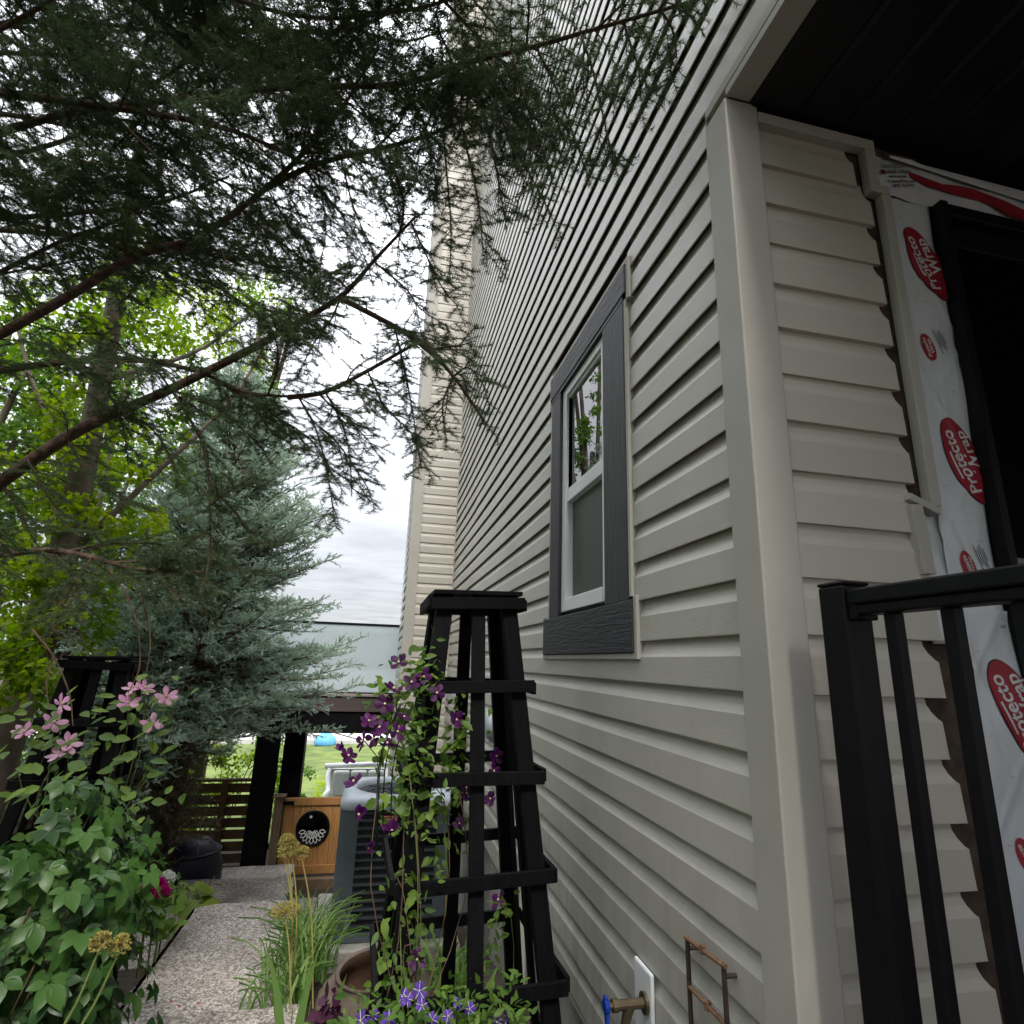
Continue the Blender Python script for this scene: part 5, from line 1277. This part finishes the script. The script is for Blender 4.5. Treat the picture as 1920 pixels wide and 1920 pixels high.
vt = empty('vine_clad_tree', (-2.52,5.0,-.5), 0, 'pale leaning trunk with bright yellow green vine leaves at left', 'tree')
MB().tube(smooth_line([(-.12,-.05,0),(-.04,0,1.2),(.06,.02,2.4),(.02,.1,3.8),(-.1,.2,5.5),(-.3,.4,7.0)],20).tolist(),[.155-.0060*i for i in range(20)],14).build('trunk', bark2, vt, smooth=True)
for a in ([(.05,0,2.6),(.5,.4,3.6),(.9,.8,4.6),(1.1,1.0,5.6)],[(0,.05,3.4),(-.6,.3,4.2),(-1.1,.5,5.2)],[(0,.1,4.2),(.4,.9,5.0),(.7,1.5,5.9)]):
    MB().tube(smooth_line(a,10).tolist(),[.030-.0025*i for i in range(10)],8).build('limb', bark2, vt, smooth=True)
cl = [((x,y,z),(.62,.5,.55),520) for x,y,z in VINE[:7]]+[((x,y,z),(.32,.30,.36),260) for x,y,z in VINE[7:]]+[((-2.5,4.85,1.6+.42*k),(.30,.26,.30),200) for k in range(9)]
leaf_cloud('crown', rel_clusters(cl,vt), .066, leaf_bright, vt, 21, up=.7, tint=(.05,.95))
def tree(name, loc, th, trunk_r, clusters, label, m, seed, size=.09, tint=(.1,.8), group=None):
    t = empty(name, loc, 0, label, 'tree', group)
    MB().tube([(0,0,-.2),(.05,.05,th*.5),(0,.1,th)],[trunk_r,trunk_r*.75,trunk_r*.4],10).build('trunk', bark2, t, smooth=True)
    for c,r_,n in clusters[:8]:
        MB().tube(smooth_line([(0,.05,th*.55),(c[0]*.5,c[1]*.5,(th*.55+c[2])*.52),c],7).tolist(),[trunk_r*.4-.004*i for i in range(7)],6).build('limb', bark2, t, smooth=True)
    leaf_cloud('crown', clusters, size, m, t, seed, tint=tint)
    return t
r9 = random.Random(9)
def blob(n, cx, cy, cz, rx, ry, rz, cr, cnt):
    o = []
    for _ in range(n):
        while True:
            a,b,c = r9.uniform(-1,1),r9.uniform(-1,1),r9.uniform(-1,1)
            if a*a+b*b+c*c < 1: break
        o.append(((cx+a*rx,cy+b*ry,cz+c*rz),(cr*r9.uniform(.7,1.2),)*3,cnt))
    return o
tree('broadleaf_tree', (-4.3,9.6,-1.5), 5.0, .16, blob(44,0,0,5.6,1.7,1.4,3.6,.62,210), 'mid green broadleaf tree filling the background at far left', leaf_mid, 31, .085)
tree('broadleaf_tree', (-3.7,8.0,-1.2), 4.6, .10, blob(40,0,0,4.9,1.35,1.0,3.3,.52,200), 'bright green broadleaf tree between vine clad trunk and tall blue spruce', leaf_bright, 34, .075, (0,.7))
tree('poplar_tree', (-3.4,13.5,-2.0), 9.0, .18, blob(22,0,0,9.2,.9,.9,3.6,.5,170), 'slender pale green poplar top seen between the spruce branches', leaf_mid, 32, .10, (.5,1.0))
tree('broadleaf_tree', (-4.1,6.3,-.7), 4.6, .12, blob(30,0,0,4.2,.95,.8,2.8,.48,170), 'broadleaf tree at the left edge behind the overhanging spruce', leaf_mid, 33, .085)
def shrub(name, loc, clusters, label, m, seed, size, tint=(.1,.9), cat='shrub', group=None):
    t = empty(name, loc, 0, label, cat, group)
    for c,r_,n in clusters[:6]: MB().tube([(c[0]*.2,c[1]*.2,-.05),(c[0]*.6,c[1]*.6,c[2]*.55),c],[.014,.01,.005],5).build('stem', stem_brown, t)
    leaf_cloud('foliage', clusters, size, m, t, seed, tint=tint); return t
shrub('hedge_shrub', (-3.9,6.4,-.8), blob(22,0,0,1.0,1.2,.7,1.1,.45,210), 'dense green shrub beneath the vine tree at left', leaf_mid, 41, .065)
shrub('garden_shrub', (-2.75,12.2,-1.95), blob(20,0,0,1.3,1.2,.6,1.1,.42,200), 'light green bush growing just over the slat fence', leaf_bright, 42, .07, (0,.6))
shrub('garden_shrub', (-4.4,12.4,-1.95), blob(22,0,0,1.3,1.3,.6,1.2,.45,200), 'green bush behind the left part of the slat fence', leaf_mid, 47, .075, (.1,.8))
shrub('garden_shrub', (-1.75,15.0,-2.2), blob(14,0,0,.75,.65,.5,.7,.34,190), 'dark green bush between black posts and white garden sofa', leaf_mid, 43, .07, (0,.5))
shrub('garden_shrub', (1.25,15.0,-2.2), blob(12,0,0,.8,.6,.5,.7,.34,170), 'green bush right of the white garden sofa', leaf_mid, 44, .07, (.2,.8))
shrub('garden_shrub', (-4.6,33,-3.3), blob(14,0,0,1.2,1.6,.8,1.2,.7,150), 'greyish shrub by the far wall left end', leaf_mid, 45, .14, (.2,.7))
shrub('ornamental_grass', (-.6,17.5,-2.35), blob(16,0,0,.35,2.2,.9,.35,.5,160), 'yellow green low planting behind the white garden sofa', leaf_bright, 46, .09, (.5,1.0), 'plant')

# ------------------------------------------------------------------ virginia creeper mound round the left trellis
def leaflet(w=.20, n=4, ser=.02):
    """serrated leaflet along +y, folded at the midrib"""
    mid = [(0,t,.0) for t in (0,.28,.56,.82)]
    prof_ = [(.10,.10),(.30,.24),(.40,.44),(.36,.62),(.22,.82)]
    rgt = [(x,y,.06*x/.4) for x,y in prof_]; lft = [(-x,y,z) for x,y,z in rgt]
    vs = mid+[(0,1.02,-.06)]+rgt+lft
    fs = [(0,5,1),(5,6,1),(6,7,1),(1,7,2),(7,8,2),(2,8,3),(8,9,3),(3,9,4),(0,1,10),(10,1,11),(11,1,12),(1,2,12),(12,2,13),(2,3,13),(13,3,14),(3,4,14)]
    return vs, fs
LV,LF = leaflet()
def compound(n=5, spread=150, seed=0):
    r = random.Random(seed); V=[];F=[]
    for k in range(n):
        a = R(-spread/2+spread*k/(n-1)+r.uniform(-7,7)); l = (1-.35*abs(k-(n-1)/2)/((n-1)/2))*r.uniform(.92,1.06); dr = r.uniform(.05,.30)
        c,s = math.cos(a),math.sin(a); b = len(V)
        for x,y,z in LV:
            X,Y,Z = x*l*.78, y*l*1.05+.07, z*l-dr*(y*l)**2
            V.append((X*c+Y*s,-X*s+Y*c,Z))
        F += [tuple(i+b for i in f) for f in LF]
    return V,F
COMP = []
for k in range(4):
    V,F = compound(5 if k != 3 else 3, 205 if k != 3 else 130, k); me = MB().add(V,F).mesh('leaf'); me.materials.append(leaf_creeper); me.shade_smooth(); COMP.append(me)
cv = empty('virginia_creeper', (-1.15,2.52,-.02), 0, 'dark green five-leaved creeper mound covering lower left corner', 'vine')
v_ = REL(cv)
rc = random.Random(77)
def mound_r(z): return (.37 if z < .70 else .37-.36*(z-.70)/.6)*(1.0+.10*math.sin(z*9))
made = 0
pos_stuff = []
while made < 298:
    z = rc.uniform(.12,1.22); ph = rc.uniform(-2.6,.75); rr_ = mound_r(z)*rc.uniform(.70,1.16)+.02
    if z > .80 and rc.random() < .30: continue
    x = -1.15+rr_*math.cos(ph)*1.1; y = 2.52+rr_*math.sin(ph)*.95
    if z > .62+.60*min(1,max(0,(x+1.32)/.42)): continue
    nrm_ = Vector((math.cos(ph)*.7+rc.gauss(0,.28), math.sin(ph)*.7+rc.gauss(0,.28), .75+rc.gauss(0,.25)))
    fwd_ = Vector((math.cos(ph)*.5+rc.gauss(0,.5), math.sin(ph)*.5+rc.gauss(0,.4), -.8))
    o = link('leaf', rc.choice(COMP[:3] if rc.random()<.85 else COMP[3:]), None, cv)
    o.matrix_parent_inverse = Matrix.Translation(-cv.location)
    o.matrix_basis = frame_matrix((x,y,z), nrm_, fwd_, rc.choice((rc.uniform(.040,.062),rc.uniform(.055,.082)))); made += 1
V0,F0 = compound(5,205,9)
nr = np.random.default_rng(55); nn = 620
z = nr.uniform(.0,.80,nn); ph = nr.uniform(-3.14,3.14,nn); rr_ = np.array([mound_r(a) for a in z])*nr.uniform(.35,.86,nn)
p = np.stack([rr_*np.cos(ph)+.02, rr_*np.sin(ph)+.02, z+.02],1)
v,f,ix = scatter(V0,F0,p,np.stack([np.cos(ph)*.6+nr.normal(0,.4,nn),np.sin(ph)*.6+nr.normal(0,.4,nn),np.full(nn,.7)],1),np.stack([np.cos(ph),np.sin(ph),np.full(nn,-.8)],1)+nr.normal(0,.4,(nn,3)),nr.uniform(.055,.09,nn))
tag(link('inner_leaves', np_mesh('inner_leaves',v,f,nr.random(nn)[ix]), leaf_creeper_s, cv), kind='stuff')
for k in range(9):
    a = rc.uniform(-2.6,.6); pts = smooth_line([(rc.uniform(-.2,.2),rc.uniform(-.1,.2),0),(.25*math.cos(a),.25*math.sin(a),.4),(.3*math.cos(a+.3),.3*math.sin(a+.3),.75)],8).tolist()
    MB().tube(pts,.0025,5).build('stem', stem_brown, cv)

# ------------------------------------------------------------------ clematis flowers and leaves
def petal_mesh(name, w, m, curl=.12, tip=.0):
    vs = []; prof_ = [(0,.04),(.30,.30),(.62,.5),(.86,.36),(1.0,.03)]
    for y,x in prof_:
        for s in (-1,0,1): vs.append((s*x*w*2, y, curl*y*y*.6-.05*abs(s)+(.03 if s == 0 else 0)))
    fs = []
    for i in range(4):
        for j in range(2): fs.append((i*3+j,i*3+j+1,(i+1)*3+j+1,(i+1)*3+j))
    me = MB().add(vs,fs).mesh(name); me.materials.append(m); me.shade_smooth(); return me
pet_purple = petal_mesh('petal', .36, petal_purple, .15); pet_pink = petal_mesh('petal', .25, petal_pink, .25); pet_viol = petal_mesh('petal', .33, petal_violet, -.3)
cen = MB().lathe([(0,.02),(.09,.05),(.12,.16),(.05,.24),(0,.25)],8).mesh('stamens'); cen.materials.append(stamen)
def flower(parent, inv, pos, nrm, size, npet, pm, rr, closed=0.0):
    o = empty('flower'); o.parent = parent; o.matrix_parent_inverse = inv
    o.matrix_basis = frame_matrix(pos, nrm, (rr.gauss(0,1),rr.gauss(0,1),rr.gauss(0,1)), size)
    for k in range(npet):
        q = link('petal', pm, None, o); q.rotation_euler = Euler((R(8+closed*60)+rr.gauss(0,.12),rr.gauss(0,.1),2*math.pi*k/npet+rr.gauss(0,.12)),'XYZ')
    link('stamens', cen, None, o); return o
lm = MB().add(LEAF_V,LEAF_F).mesh('leaf'); lm.materials.append(leaf_clem); lm.shade_smooth()
LEAFN_V = [(x*.62,y*1.1,z) for x,y,z in LEAF_V]
lm2 = MB().add(LEAFN_V,LEAF_F).mesh('leaf'); lm2.materials.append(leaf_clem); lm2.shade_smooth()
pc = empty('purple_clematis', (.10,2.02,0), 0, 'purple flowered clematis climbing left side of tall trellis', 'vine')
inv = Matrix.Translation(-pc.location); r5 = random.Random(15)
for (x,y,z,rad,n) in CLEM:
    if x < .03 and z < 1.25: n = n//4
    if x < .075 and z < 1.02: continue
    for k in range(int(n*(1.35 if x > .05 else .95))):
        xx = x+.005+r5.gauss(0,rad*.5)
        pos = (xx, max(y,2.08 if xx > .05 else 0)+r5.gauss(0,rad*.5), z+r5.gauss(0,rad*.75))
        o = link('leaf', lm if r5.random() < .6 else lm2, None, pc); o.matrix_parent_inverse = inv
        o.matrix_basis = frame_matrix(pos, (r5.gauss(0,.6),-.5+r5.gauss(0,.5),.8+r5.gauss(0,.3)), (r5.gauss(-.1,.8),r5.gauss(-.2,.6),r5.gauss(-.45,.5)), r5.choice((r5.uniform(.022,.036),r5.uniform(.034,.056))))
for i,(x,y,z) in enumerate(CLFL):
    flower(pc, inv, (x,y,z), (r5.gauss(-.15,.5),-.75+r5.gauss(0,.3),.35+r5.gauss(0,.45)), r5.uniform(.027,.037), r5.choice((4,5,6)), pet_purple, r5, .0 if i not in (14,15,24,25) else .7)
prev = None
for k in range(11):
    c0 = CLEM[r5.randrange(len(CLEM))]; zz = c0[2]
    pts = smooth_line([(r5.uniform(.0,.14)+.05,r5.uniform(1.98,2.1),max(0,zz-.75)),(c0[0]+.04,c0[1],zz-.35),(c0[0]+r5.gauss(0,.03),c0[1],zz),(c0[0]+r5.gauss(-.03,.05),c0[1]-.02,zz+r5.uniform(.03,.12))],10).tolist()
    o = MB().tube(pts,.0017,4).build('stem', stem_brown if k%3 else stem_green, pc); o.matrix_parent_inverse = inv
for k in range(4):
    x = .015+.018*k+r5.gauss(0,.006); o = MB().tube(smooth_line([(x+.05,1.99,1.36),(x,1.95,1.2),(x+.01,1.95,.95)],8).tolist(),.0020,5).build('stem', black_metal, pc); o.matrix_parent_inverse = inv
nr = np.random.default_rng(8); P_ = []
for (x,y,z,rad,n) in CLEM:
    m_n = n*2 if (x > .03 or z > 1.25) and not (x < .075 and z < 1.02) else 1; P_.append(np.array((x+.03,y+.05,z))+nr.normal(size=(m_n,3))*rad*np.array((.55,.8,.9)))
p = np.vstack(P_)-np.array(pc.location); nn = len(p)
v,f,ix = scatter(LEAFN_V,LEAF_F,p,nr.normal(size=(nn,3))*.6+np.array((0,-.3,.7)),nr.normal(size=(nn,3))+np.array((0,0,-.5)),nr.uniform(.018,.036,nn))
tag(link('small_leaves', np_mesh('small_leaves',v,f,nr.random(nn)[ix]), leaf_clem_s, pc), kind='stuff')

kc = empty('pink_clematis', (-1.3,3.3,-.1), 0, 'pale pink star flowered clematis on the left trellis', 'vine')
inv = Matrix.Translation(-kc.location)
for (x,y,z) in PKFL: flower(kc, inv, (x,y,z), (r5.gauss(.1,.45),-.6,.5+r5.gauss(0,.4)), r5.uniform(.050,.062), r5.choice((5,6,6)), pet_pink, r5)
for k in range(170):
    x,y,z = PKFL[r5.randrange(len(PKFL))] if r5.random() < .5 else (r5.uniform(-1.45,-1.0),r5.uniform(2.95,3.3),r5.uniform(.72,1.15))
    o = link('leaf', lm2 if r5.random() < .7 else lm, None, kc); o.matrix_parent_inverse = inv
    o.matrix_basis = frame_matrix((x+r5.gauss(0,.07),y+.05+r5.gauss(0,.06),z-.05+r5.gauss(0,.08)), (r5.gauss(0,.5),-.5,.9), (r5.gauss(0,.8),r5.gauss(-.2,.6),r5.gauss(-.3,.4)), r5.uniform(.05,.085))
for k in range(10):
    x,y,z = PKFL[k%len(PKFL)]
    o = MB().tube(smooth_line([(-1.3+r5.gauss(0,.1),3.35,.4),(x+r5.gauss(0,.05),y+.06,z-.25),(x,y+.01,z-.005)],9).tolist(),.0022,5).build('stem', stem_green, kc); o.matrix_parent_inverse = inv

# ------------------------------------------------------------------ alliums
labels = ['dried allium head leaning left above the others before cedar gate','dried allium head in the middle of the group before gate','lowest left dried allium head of the group before gate','lone dried allium head right of the group before gate','wide browned allium head low beside the path edge','left of two greenish allium heads in the creeper','right of two greenish allium heads in the creeper']
for i,((x,y,z),(bx_,by_,bz_)) in enumerate(zip(ALL,ALB)):
    t = empty('allium', (bx_,by_,gz(by_)-.02 if i < 5 else .1), 0, labels[i], 'allium', 'dried alliums')
    inv = Matrix.Translation(-t.location)
    base = (bx_+(bx_-x)*.5, by_, t.location.z)
    o = MB().tube(smooth_line([base,(bx_,by_,bz_),(x*.5+bx_*.5+.006,y,(z+bz_)/2),(x,y,z-.01)],12).tolist(),[.0042-.0001*k for k in range(12)],6).build('stem', stem_straw if i < 5 else stem_green, t); o.matrix_parent_inverse = inv
    nr = np.random.default_rng(60+i); n = 110 if i != 4 else 240; rad = (.036,.036,.032,.030,.060,.022,.024)[i]
    g = nr.normal(size=(n,3)); g /= np.linalg.norm(g,axis=1,keepdims=True)
    if i == 4: g *= np.array((1.0,.9,.45)); 
    g[:,2] = np.where(g[:,2] < -.55, -g[:,2], g[:,2])
    m = MB(); c = np.array((x,y,z+.01)); F_ = []
    for d in g: m.tube([c,c+d*rad],[.0009,.0006],3,False)
    o = m.build('rays', stem_straw, t); o.matrix_parent_inverse = inv; tag(o, kind='stuff')
    tips = c+g*rad
    v,f,ix = scatter(LEAF4_V,LEAF4_F,np.repeat(tips,3,0),nr.normal(size=(n*3,3)),np.repeat(g,3,0)+nr.normal(0,.6,(n*3,3)),nr.uniform(.006,.011,n*3))
    o = link('florets', np_mesh('florets',v,f,nr.random(n*3)[ix]), allium_m, t); o.matrix_parent_inverse = inv; tag(o, kind='stuff')

# ------------------------------------------------------------------ strap leaved clumps
def strap_clump(loc, n, h, w, label, seed, m=grass_m, spread=.16, cat='plant', name='daylily'):
    t = empty(name, loc, 0, label, cat); r = random.Random(seed); V=[];F=[];T=[]
    for k in range(n):
        a = r.uniform(0,6.28); hh = h*r.uniform(.55,1.1); bx = r.gauss(0,spread*.4); by = r.gauss(0,spread*.4); lean = r.uniform(.15,.75)*hh; ww = w*r.uniform(.6,1.2)
        sx,sy = -math.sin(a),math.cos(a); b = len(V); tt = r.random()
        for i in range(6):
            u = i/5; x = bx+math.cos(a)*lean*u*u; y = by+math.sin(a)*lean*u*u; z = hh*(u-.32*u**3*(lean/hh)*1.6); wd = ww*(1-u**2.2)*.5+.0008
            V += [(x+sx*wd,y+sy*wd,z+.004),(x,y,z-.003),(x-sx*wd,y-sy*wd,z+.004)]; T += [tt]*3
        for i in range(5):
            for j in range(2): F.append((b+i*3+j,b+i*3+j+1,b+(i+1)*3+j+1,b+(i+1)*3+j))
    o = link('leaves', np_mesh('leaves',np.array(V),np.array(F),np.array(T)), m, t); tag(o, kind='stuff'); return t
strap_clump((-.26,3.66,-.15), 70, .40, .013, 'green strap leaved clump beside the condenser corner', 1)
strap_clump((-.30,3.25,-.08), 40, .30, .016, 'broader strap leaved clump at the path edge behind clay pot', 2)
strap_clump((-.27,4.05,-.27), 90, .50, .016, 'strap leaved clump between path and condenser', 3)
strap_clump((.42,3.05,-.03), 70, .34, .030, 'bright strap leaves seen through the lower trellis bars', 4)
strap_clump((-.33,3.75,-.2), 70, .34, .012, 'thin grassy tuft at the slab corner', 6)
t = empty('iris_leaves', (-.24,2.75,-.02), 0, 'two tall upright sword leaves beside the clay pot', 'plant')
for k,(dx_,h_,l_) in enumerate(((0,.42,-.10),(.05,.38,.05),(.16,.30,.06))):
    V=[];F=[]
    for i in range(7):
        u=i/6; wd=.017*(1-u**2.5)+.001; x=dx_+l_*u*u; V += [(x-wd,0,h_*u),(x,.004,h_*u),(x+wd,0,h_*u)]
    for i in range(6):
        for j in range(2): F.append((i*3+j,i*3+j+1,(i+1)*3+j+1,(i+1)*3+j))
    o = link('blade', np_mesh('blade',np.array(V),np.array(F),np.full(len(V),.35)), grass_m, t)

# low leafy ground cover at the bottom edge
def jag():
    vs=[(0,0,0)]; 
    for k in range(11):
        a = R(-75+150*k/10); rr_ = (1.0 if k%2==0 else .62)*(1-.25*abs(k-5)/5); vs.append((rr_*math.sin(a)*.8, .15+rr_*math.cos(a)*.85, -.08*rr_))
    return vs,[(0,k,k+1) for k in range(1,11)]
JV,JF = jag(); jm_ = MB().add(JV,[f for f in JF]).mesh('leaf'); jm_.materials.append(leaf_clem); jm_.shade_smooth()
gcv = empty('leafy_ground_cover', (-.05,2.55,0), 0, 'low bright green lobed leaves along bottom edge beside path', 'plant')
inv = Matrix.Translation(-gcv.location); r6 = random.Random(4)
for k in range(170):
    x = r6.uniform(-.34,.22); y = r6.uniform(2.2,2.62); 
    z = .08+.14*math.exp(-((x+.02)/.25)**2)*r6.uniform(.4,1.2)+.05*(y<2.4)
    if x < -.2 and z > .2: z = .12
    o = link('leaf', jm_ if r6.random() < .6 else lm2, None, gcv); o.matrix_parent_inverse = inv
    o.matrix_basis = frame_matrix((x,y,z),(r6.gauss(0,.4),-.35+r6.gauss(0,.3),.9),(r6.gauss(0,.8),r6.gauss(-.4,.6),r6.gauss(.0,.3)),r6.uniform(.045,.085))
for k in range(40):
    x = r6.uniform(-.28,.4); y = r6.uniform(2.3,2.9); o = MB().tube([(x,y,-.02),(x+r6.gauss(0,.03),y,.2)],.002,4).build('stem', stem_green, gcv); o.matrix_parent_inverse = inv
shr = empty('dark_red_plant', (-.05,2.6,.0), 0, 'small dark purple leaved plant beside the clay pot', 'plant')
nr = np.random.default_rng(5); nn = 40
v,f,ix = scatter(LEAF_V,LEAF_F,nr.normal(size=(nn,3))*np.array((.03,.03,.035))+np.array((-.02,0,.24)),nr.normal(size=(nn,3))+np.array((0,-.5,.6)),nr.normal(size=(nn,3)),nr.uniform(.025,.05,nn))
tag(link('leaves', np_mesh('leaves',v,f,nr.random(nn)[ix]), dark_leaf, shr), kind='stuff')
MB().tube([(0,0,-.02),(0,0,.3)],.004,5).build('stem', stem_brown, shr)

# petunias in a dark planter in front of the trellis
pt = empty('petunia_planter', (.23,1.76,0), 0, 'violet and white petunias in a dark planter below the trellis', 'plant')
inv = Matrix.Translation(-pt.location)
o = MB().add([(.02,1.67,0),(.44,1.67,0),(.44,1.85,0),(.02,1.85,0),(-.01,1.64,.47),(.47,1.64,.47),(.47,1.88,.47),(-.01,1.88,.47),(.02,1.67,.47),(.44,1.67,.47),(.44,1.85,.47),(.02,1.85,.47),(.02,1.67,.43),(.44,1.67,.43),(.44,1.85,.43),(.02,1.85,.43)],[(3,2,1,0),(0,1,5,4),(1,2,6,5),(2,3,7,6),(3,0,4,7),(4,5,9,8),(5,6,10,9),(6,7,11,10),(7,4,8,11),(8,9,13,12),(9,10,14,13),(10,11,15,14),(11,8,12,15),(12,13,14,15)]).build('planter_box', black_wood, pt); o.matrix_parent_inverse = inv
nr = np.random.default_rng(15); nn = 1100
p = np.stack([nr.uniform(-.24,.24,nn),nr.uniform(-.11,.11,nn),.46+nr.random(nn)**1.3*.19],1)
v,f,ix = scatter(LEAFN_V,LEAF_F,p,nr.normal(size=(nn,3))*.6+np.array((0,-.3,.8)),nr.normal(size=(nn,3))+np.array((0,0,.4)),nr.uniform(.016,.034,nn))
tag(link('foliage', np_mesh('foliage',v,f,nr.random(nn)[ix]), leaf_mid, pt), kind='stuff')
wtip = petal_mesh('white_edge', .055, petal_white, -.3)
for (x,y,z) in PET:
    fl = flower(pt, inv, (x,y,z), (r5.gauss(0,.5),-.8,.4+r5.gauss(0,.3)), r5.uniform(.015,.022), 5, pet_viol, r5)
    for k in range(5):
        q = link('white_edge', wtip, None, fl); q.rotation_euler = (R(6),0,2*math.pi*(k+.5)/5); q.location = (0,0,.05)
    s0 = MB().tube([(x*.6+.09,y+.03,.45),(x,y+.012,z-.004)],.0018,4).build('stem', stem_green, pt); s0.matrix_parent_inverse = inv

# ------------------------------------------------------------------ border flowers by the path
for i,(x,y,z) in enumerate(DAH):
    t = empty('dahlia', (x,y,gz(y)-.03), 0, ['magenta pompon flower, left one by the path','magenta pompon flower, largest one nearest the path','magenta pompon flower, rear one half hidden by the others'][i], 'flower', 'magenta flowers by the path')
    nr = np.random.default_rng(90+i); n = 150; g = nr.normal(size=(n,3)); g /= np.linalg.norm(g,axis=1,keepdims=True); g[:,2] = np.abs(g[:,2])*.9-.15
    zz = z-t.location.z
    v,f,ix = scatter(LEAF_V,LEAF_F,g*.022+np.array((0,0,zz)),np.cross(g,nr.normal(size=(n,3))),g,np.full(n,.030)*nr.uniform(.8,1.1,n))
    link('bloom', np_mesh('bloom',v,f,nr.random(n)[ix]), petal_mag, t); MB().tube([(0.02,0,0),(0,0,zz)],.005,6).build('stem', stem_green, t)
    nn = 26; v,f,ix = scatter(LEAF_V,LEAF_F,nr.normal(size=(nn,3))*np.array((.06,.05,.07))+np.array((0,0,zz-.13)),nr.normal(size=(nn,3))*.5+np.array((0,-.2,1)),nr.normal(size=(nn,3)),nr.uniform(.05,.09,nn))
    link('leaves', np_mesh('leaves',v,f,nr.random(nn)[ix]), leaf_mid, t)
for i,(x,y,z) in enumerate(PHX):
    t = empty('phlox', (x,y,gz(y)-.03), 0, ['white domed flower cluster above the magenta flowers','pale flower cluster within the creeper edge','small white flower cluster left of the white dome','small white flower cluster beside navy pot'][i], 'flower', 'white flower clusters by the path')
    nr = np.random.default_rng(120+i); n = 90; g = nr.normal(size=(n,3)); g /= np.linalg.norm(g,axis=1,keepdims=True); g[:,2] = np.abs(g[:,2]); rad = (.055,.03,.028,.025)[i]; zz = z-t.location.z
    v,f,ix = scatter(LEAF4_V,LEAF4_F,np.repeat(g*rad+np.array((0,0,zz)),4,0),np.repeat(g,4,0)+nr.normal(0,.3,(n*4,3)),nr.normal(size=(n*4,3)),nr.uniform(.007,.012,n*4))
    tag(link('florets', np_mesh('florets',v,f,nr.random(n*4)[ix]), petal_white, t), kind='stuff'); MB().tube([(0,0.01,0),(0,0,zz)],.004,6).build('stem', stem_green, t)
    nn = 22; v,f,ix = scatter(LEAFN_V,LEAF_F,nr.normal(size=(nn,3))*np.array((.05,.04,.08))+np.array((0,0,zz-.14)),nr.normal(size=(nn,3))*.5+np.array((0,-.2,1)),nr.normal(size=(nn,3)),nr.uniform(.05,.08,nn))
    link('leaves', np_mesh('leaves',v,f,nr.random(nn)[ix]), leaf_mid, t)
hl = MB().add(LEAF_V,LEAF_F).mesh('leaf'); hl.materials.append(hosta_m); hl.shade_smooth()
for i,(cx,cy) in enumerate(((-1.17,4.86),(-1.42,6.35))):
    t = empty('hosta', (cx,cy,gz(cy)-.03), 0, ['yellow green broad leaved hosta right of magenta flowers','small hosta clump below the navy pot'][i], 'plant', 'hostas along the path'); r = random.Random(200+i)
    for k in range(20):
        a = r.uniform(0,6.28); rr_ = r.uniform(.04,.17); zz = .40-.9*rr_+r.uniform(-.04,.05) if i == 0 else .28-.8*rr_
        o = link('leaf', hl, None, t); o.matrix_basis = frame_matrix((rr_*math.cos(a),rr_*math.sin(a),zz),(math.cos(a)*.5,math.sin(a)*.5-.3,.8),(math.cos(a),math.sin(a),.05),r.uniform(.12,.19) if i == 0 else r.uniform(.07,.11))
        if k%2 == 0: MB().tube([(0,0,0),(rr_*math.cos(a),rr_*math.sin(a),zz)],.004,5).build('stem', stem_green, t)
for k,(x,y) in enumerate(((-.86,3.62),(-.80,3.58),(-.72,3.6))):
    me = petal_mesh('petal', .3, petal_mag); o = link('fallen_petal', me, None); o.location = (x,y,-.168); o.scale = (.02,.02,.02); o.rotation_euler = (0,0,k*1.3)
    tag(o, ('leftmost magenta petal fallen on the path slab','middle one of three magenta petals fallen on path','rightmost magenta petal fallen on the path slab')[k], 'petal', 'fallen magenta petals')

# ------------------------------------------------------------------ trees and shrub added out of view to shade the near wall
shrub('hedge_shrub', (-1.9,.2,0), blob(34,0,0,1.3,.55,1.5,1.3,.5,170), 'tall dense shrub added unseen left of the viewpoint for shade', leaf_mid, 61, .11)
tree('broadleaf_tree', (-3.4,-1.6,0), 4.0, .16, blob(46,0,0,4.3,1.7,2.0,3.6,.8,150), 'broadleaf tree added unseen behind the viewpoint for shade, left of the path', leaf_mid, 51, .20)
tree('broadleaf_tree', (-.9,-5.2,0), 4.0, .16, blob(46,0,0,4.0,2.2,1.5,3.4,.8,150), 'broadleaf tree added unseen behind the viewpoint for shade, at the path end', leaf_mid, 52, .20)
tree('broadleaf_tree', (-4.9,2.4,-.1), 4.0, .16, blob(60,0,0,3.6,1.0,3.0,3.2,.8,170), 'wide dense tree added unseen at the left to block sky light', leaf_mid, 53, .20)

# fallen needles and crumbs on the slabs
nr = np.random.default_rng(71); P_=[]
for (x0,x1,y0,y1,z,n) in ((-1.0,-.22,1.5,3.1,0.0,500),(-1.05,-.3,3.2,4.8,-.17,420),(-1.6,-.62,4.9,6.4,-.52,380)):
    u = nr.random((n,2)); u[:,0] = u[:,0]**1.6
    P_.append(np.stack([x0+(x1-x0)*u[:,0],y0+(y1-y0)*u[:,1],np.full(n,z+.003)],1))
p = np.vstack(P_); n = len(p); nv = nr.normal(0,.12,(n,3))+np.array((0,0,1.0)); fw = nr.normal(size=(n,3))*np.array((1,1,.05))
v,f,ix = scatter([(-.05,0,0),(.05,0,0),(.04,1,.02),(-.04,1,.02)],[(0,1,2),(0,2,3)],p,nv,fw,nr.uniform(.014,.030,n))
tag(link('fallen_needles', np_mesh('fallen_needles',v,f,nr.random(n)[ix]), needle_old), 'thin layer of fallen needles along the path slabs', 'needles', kind='stuff')
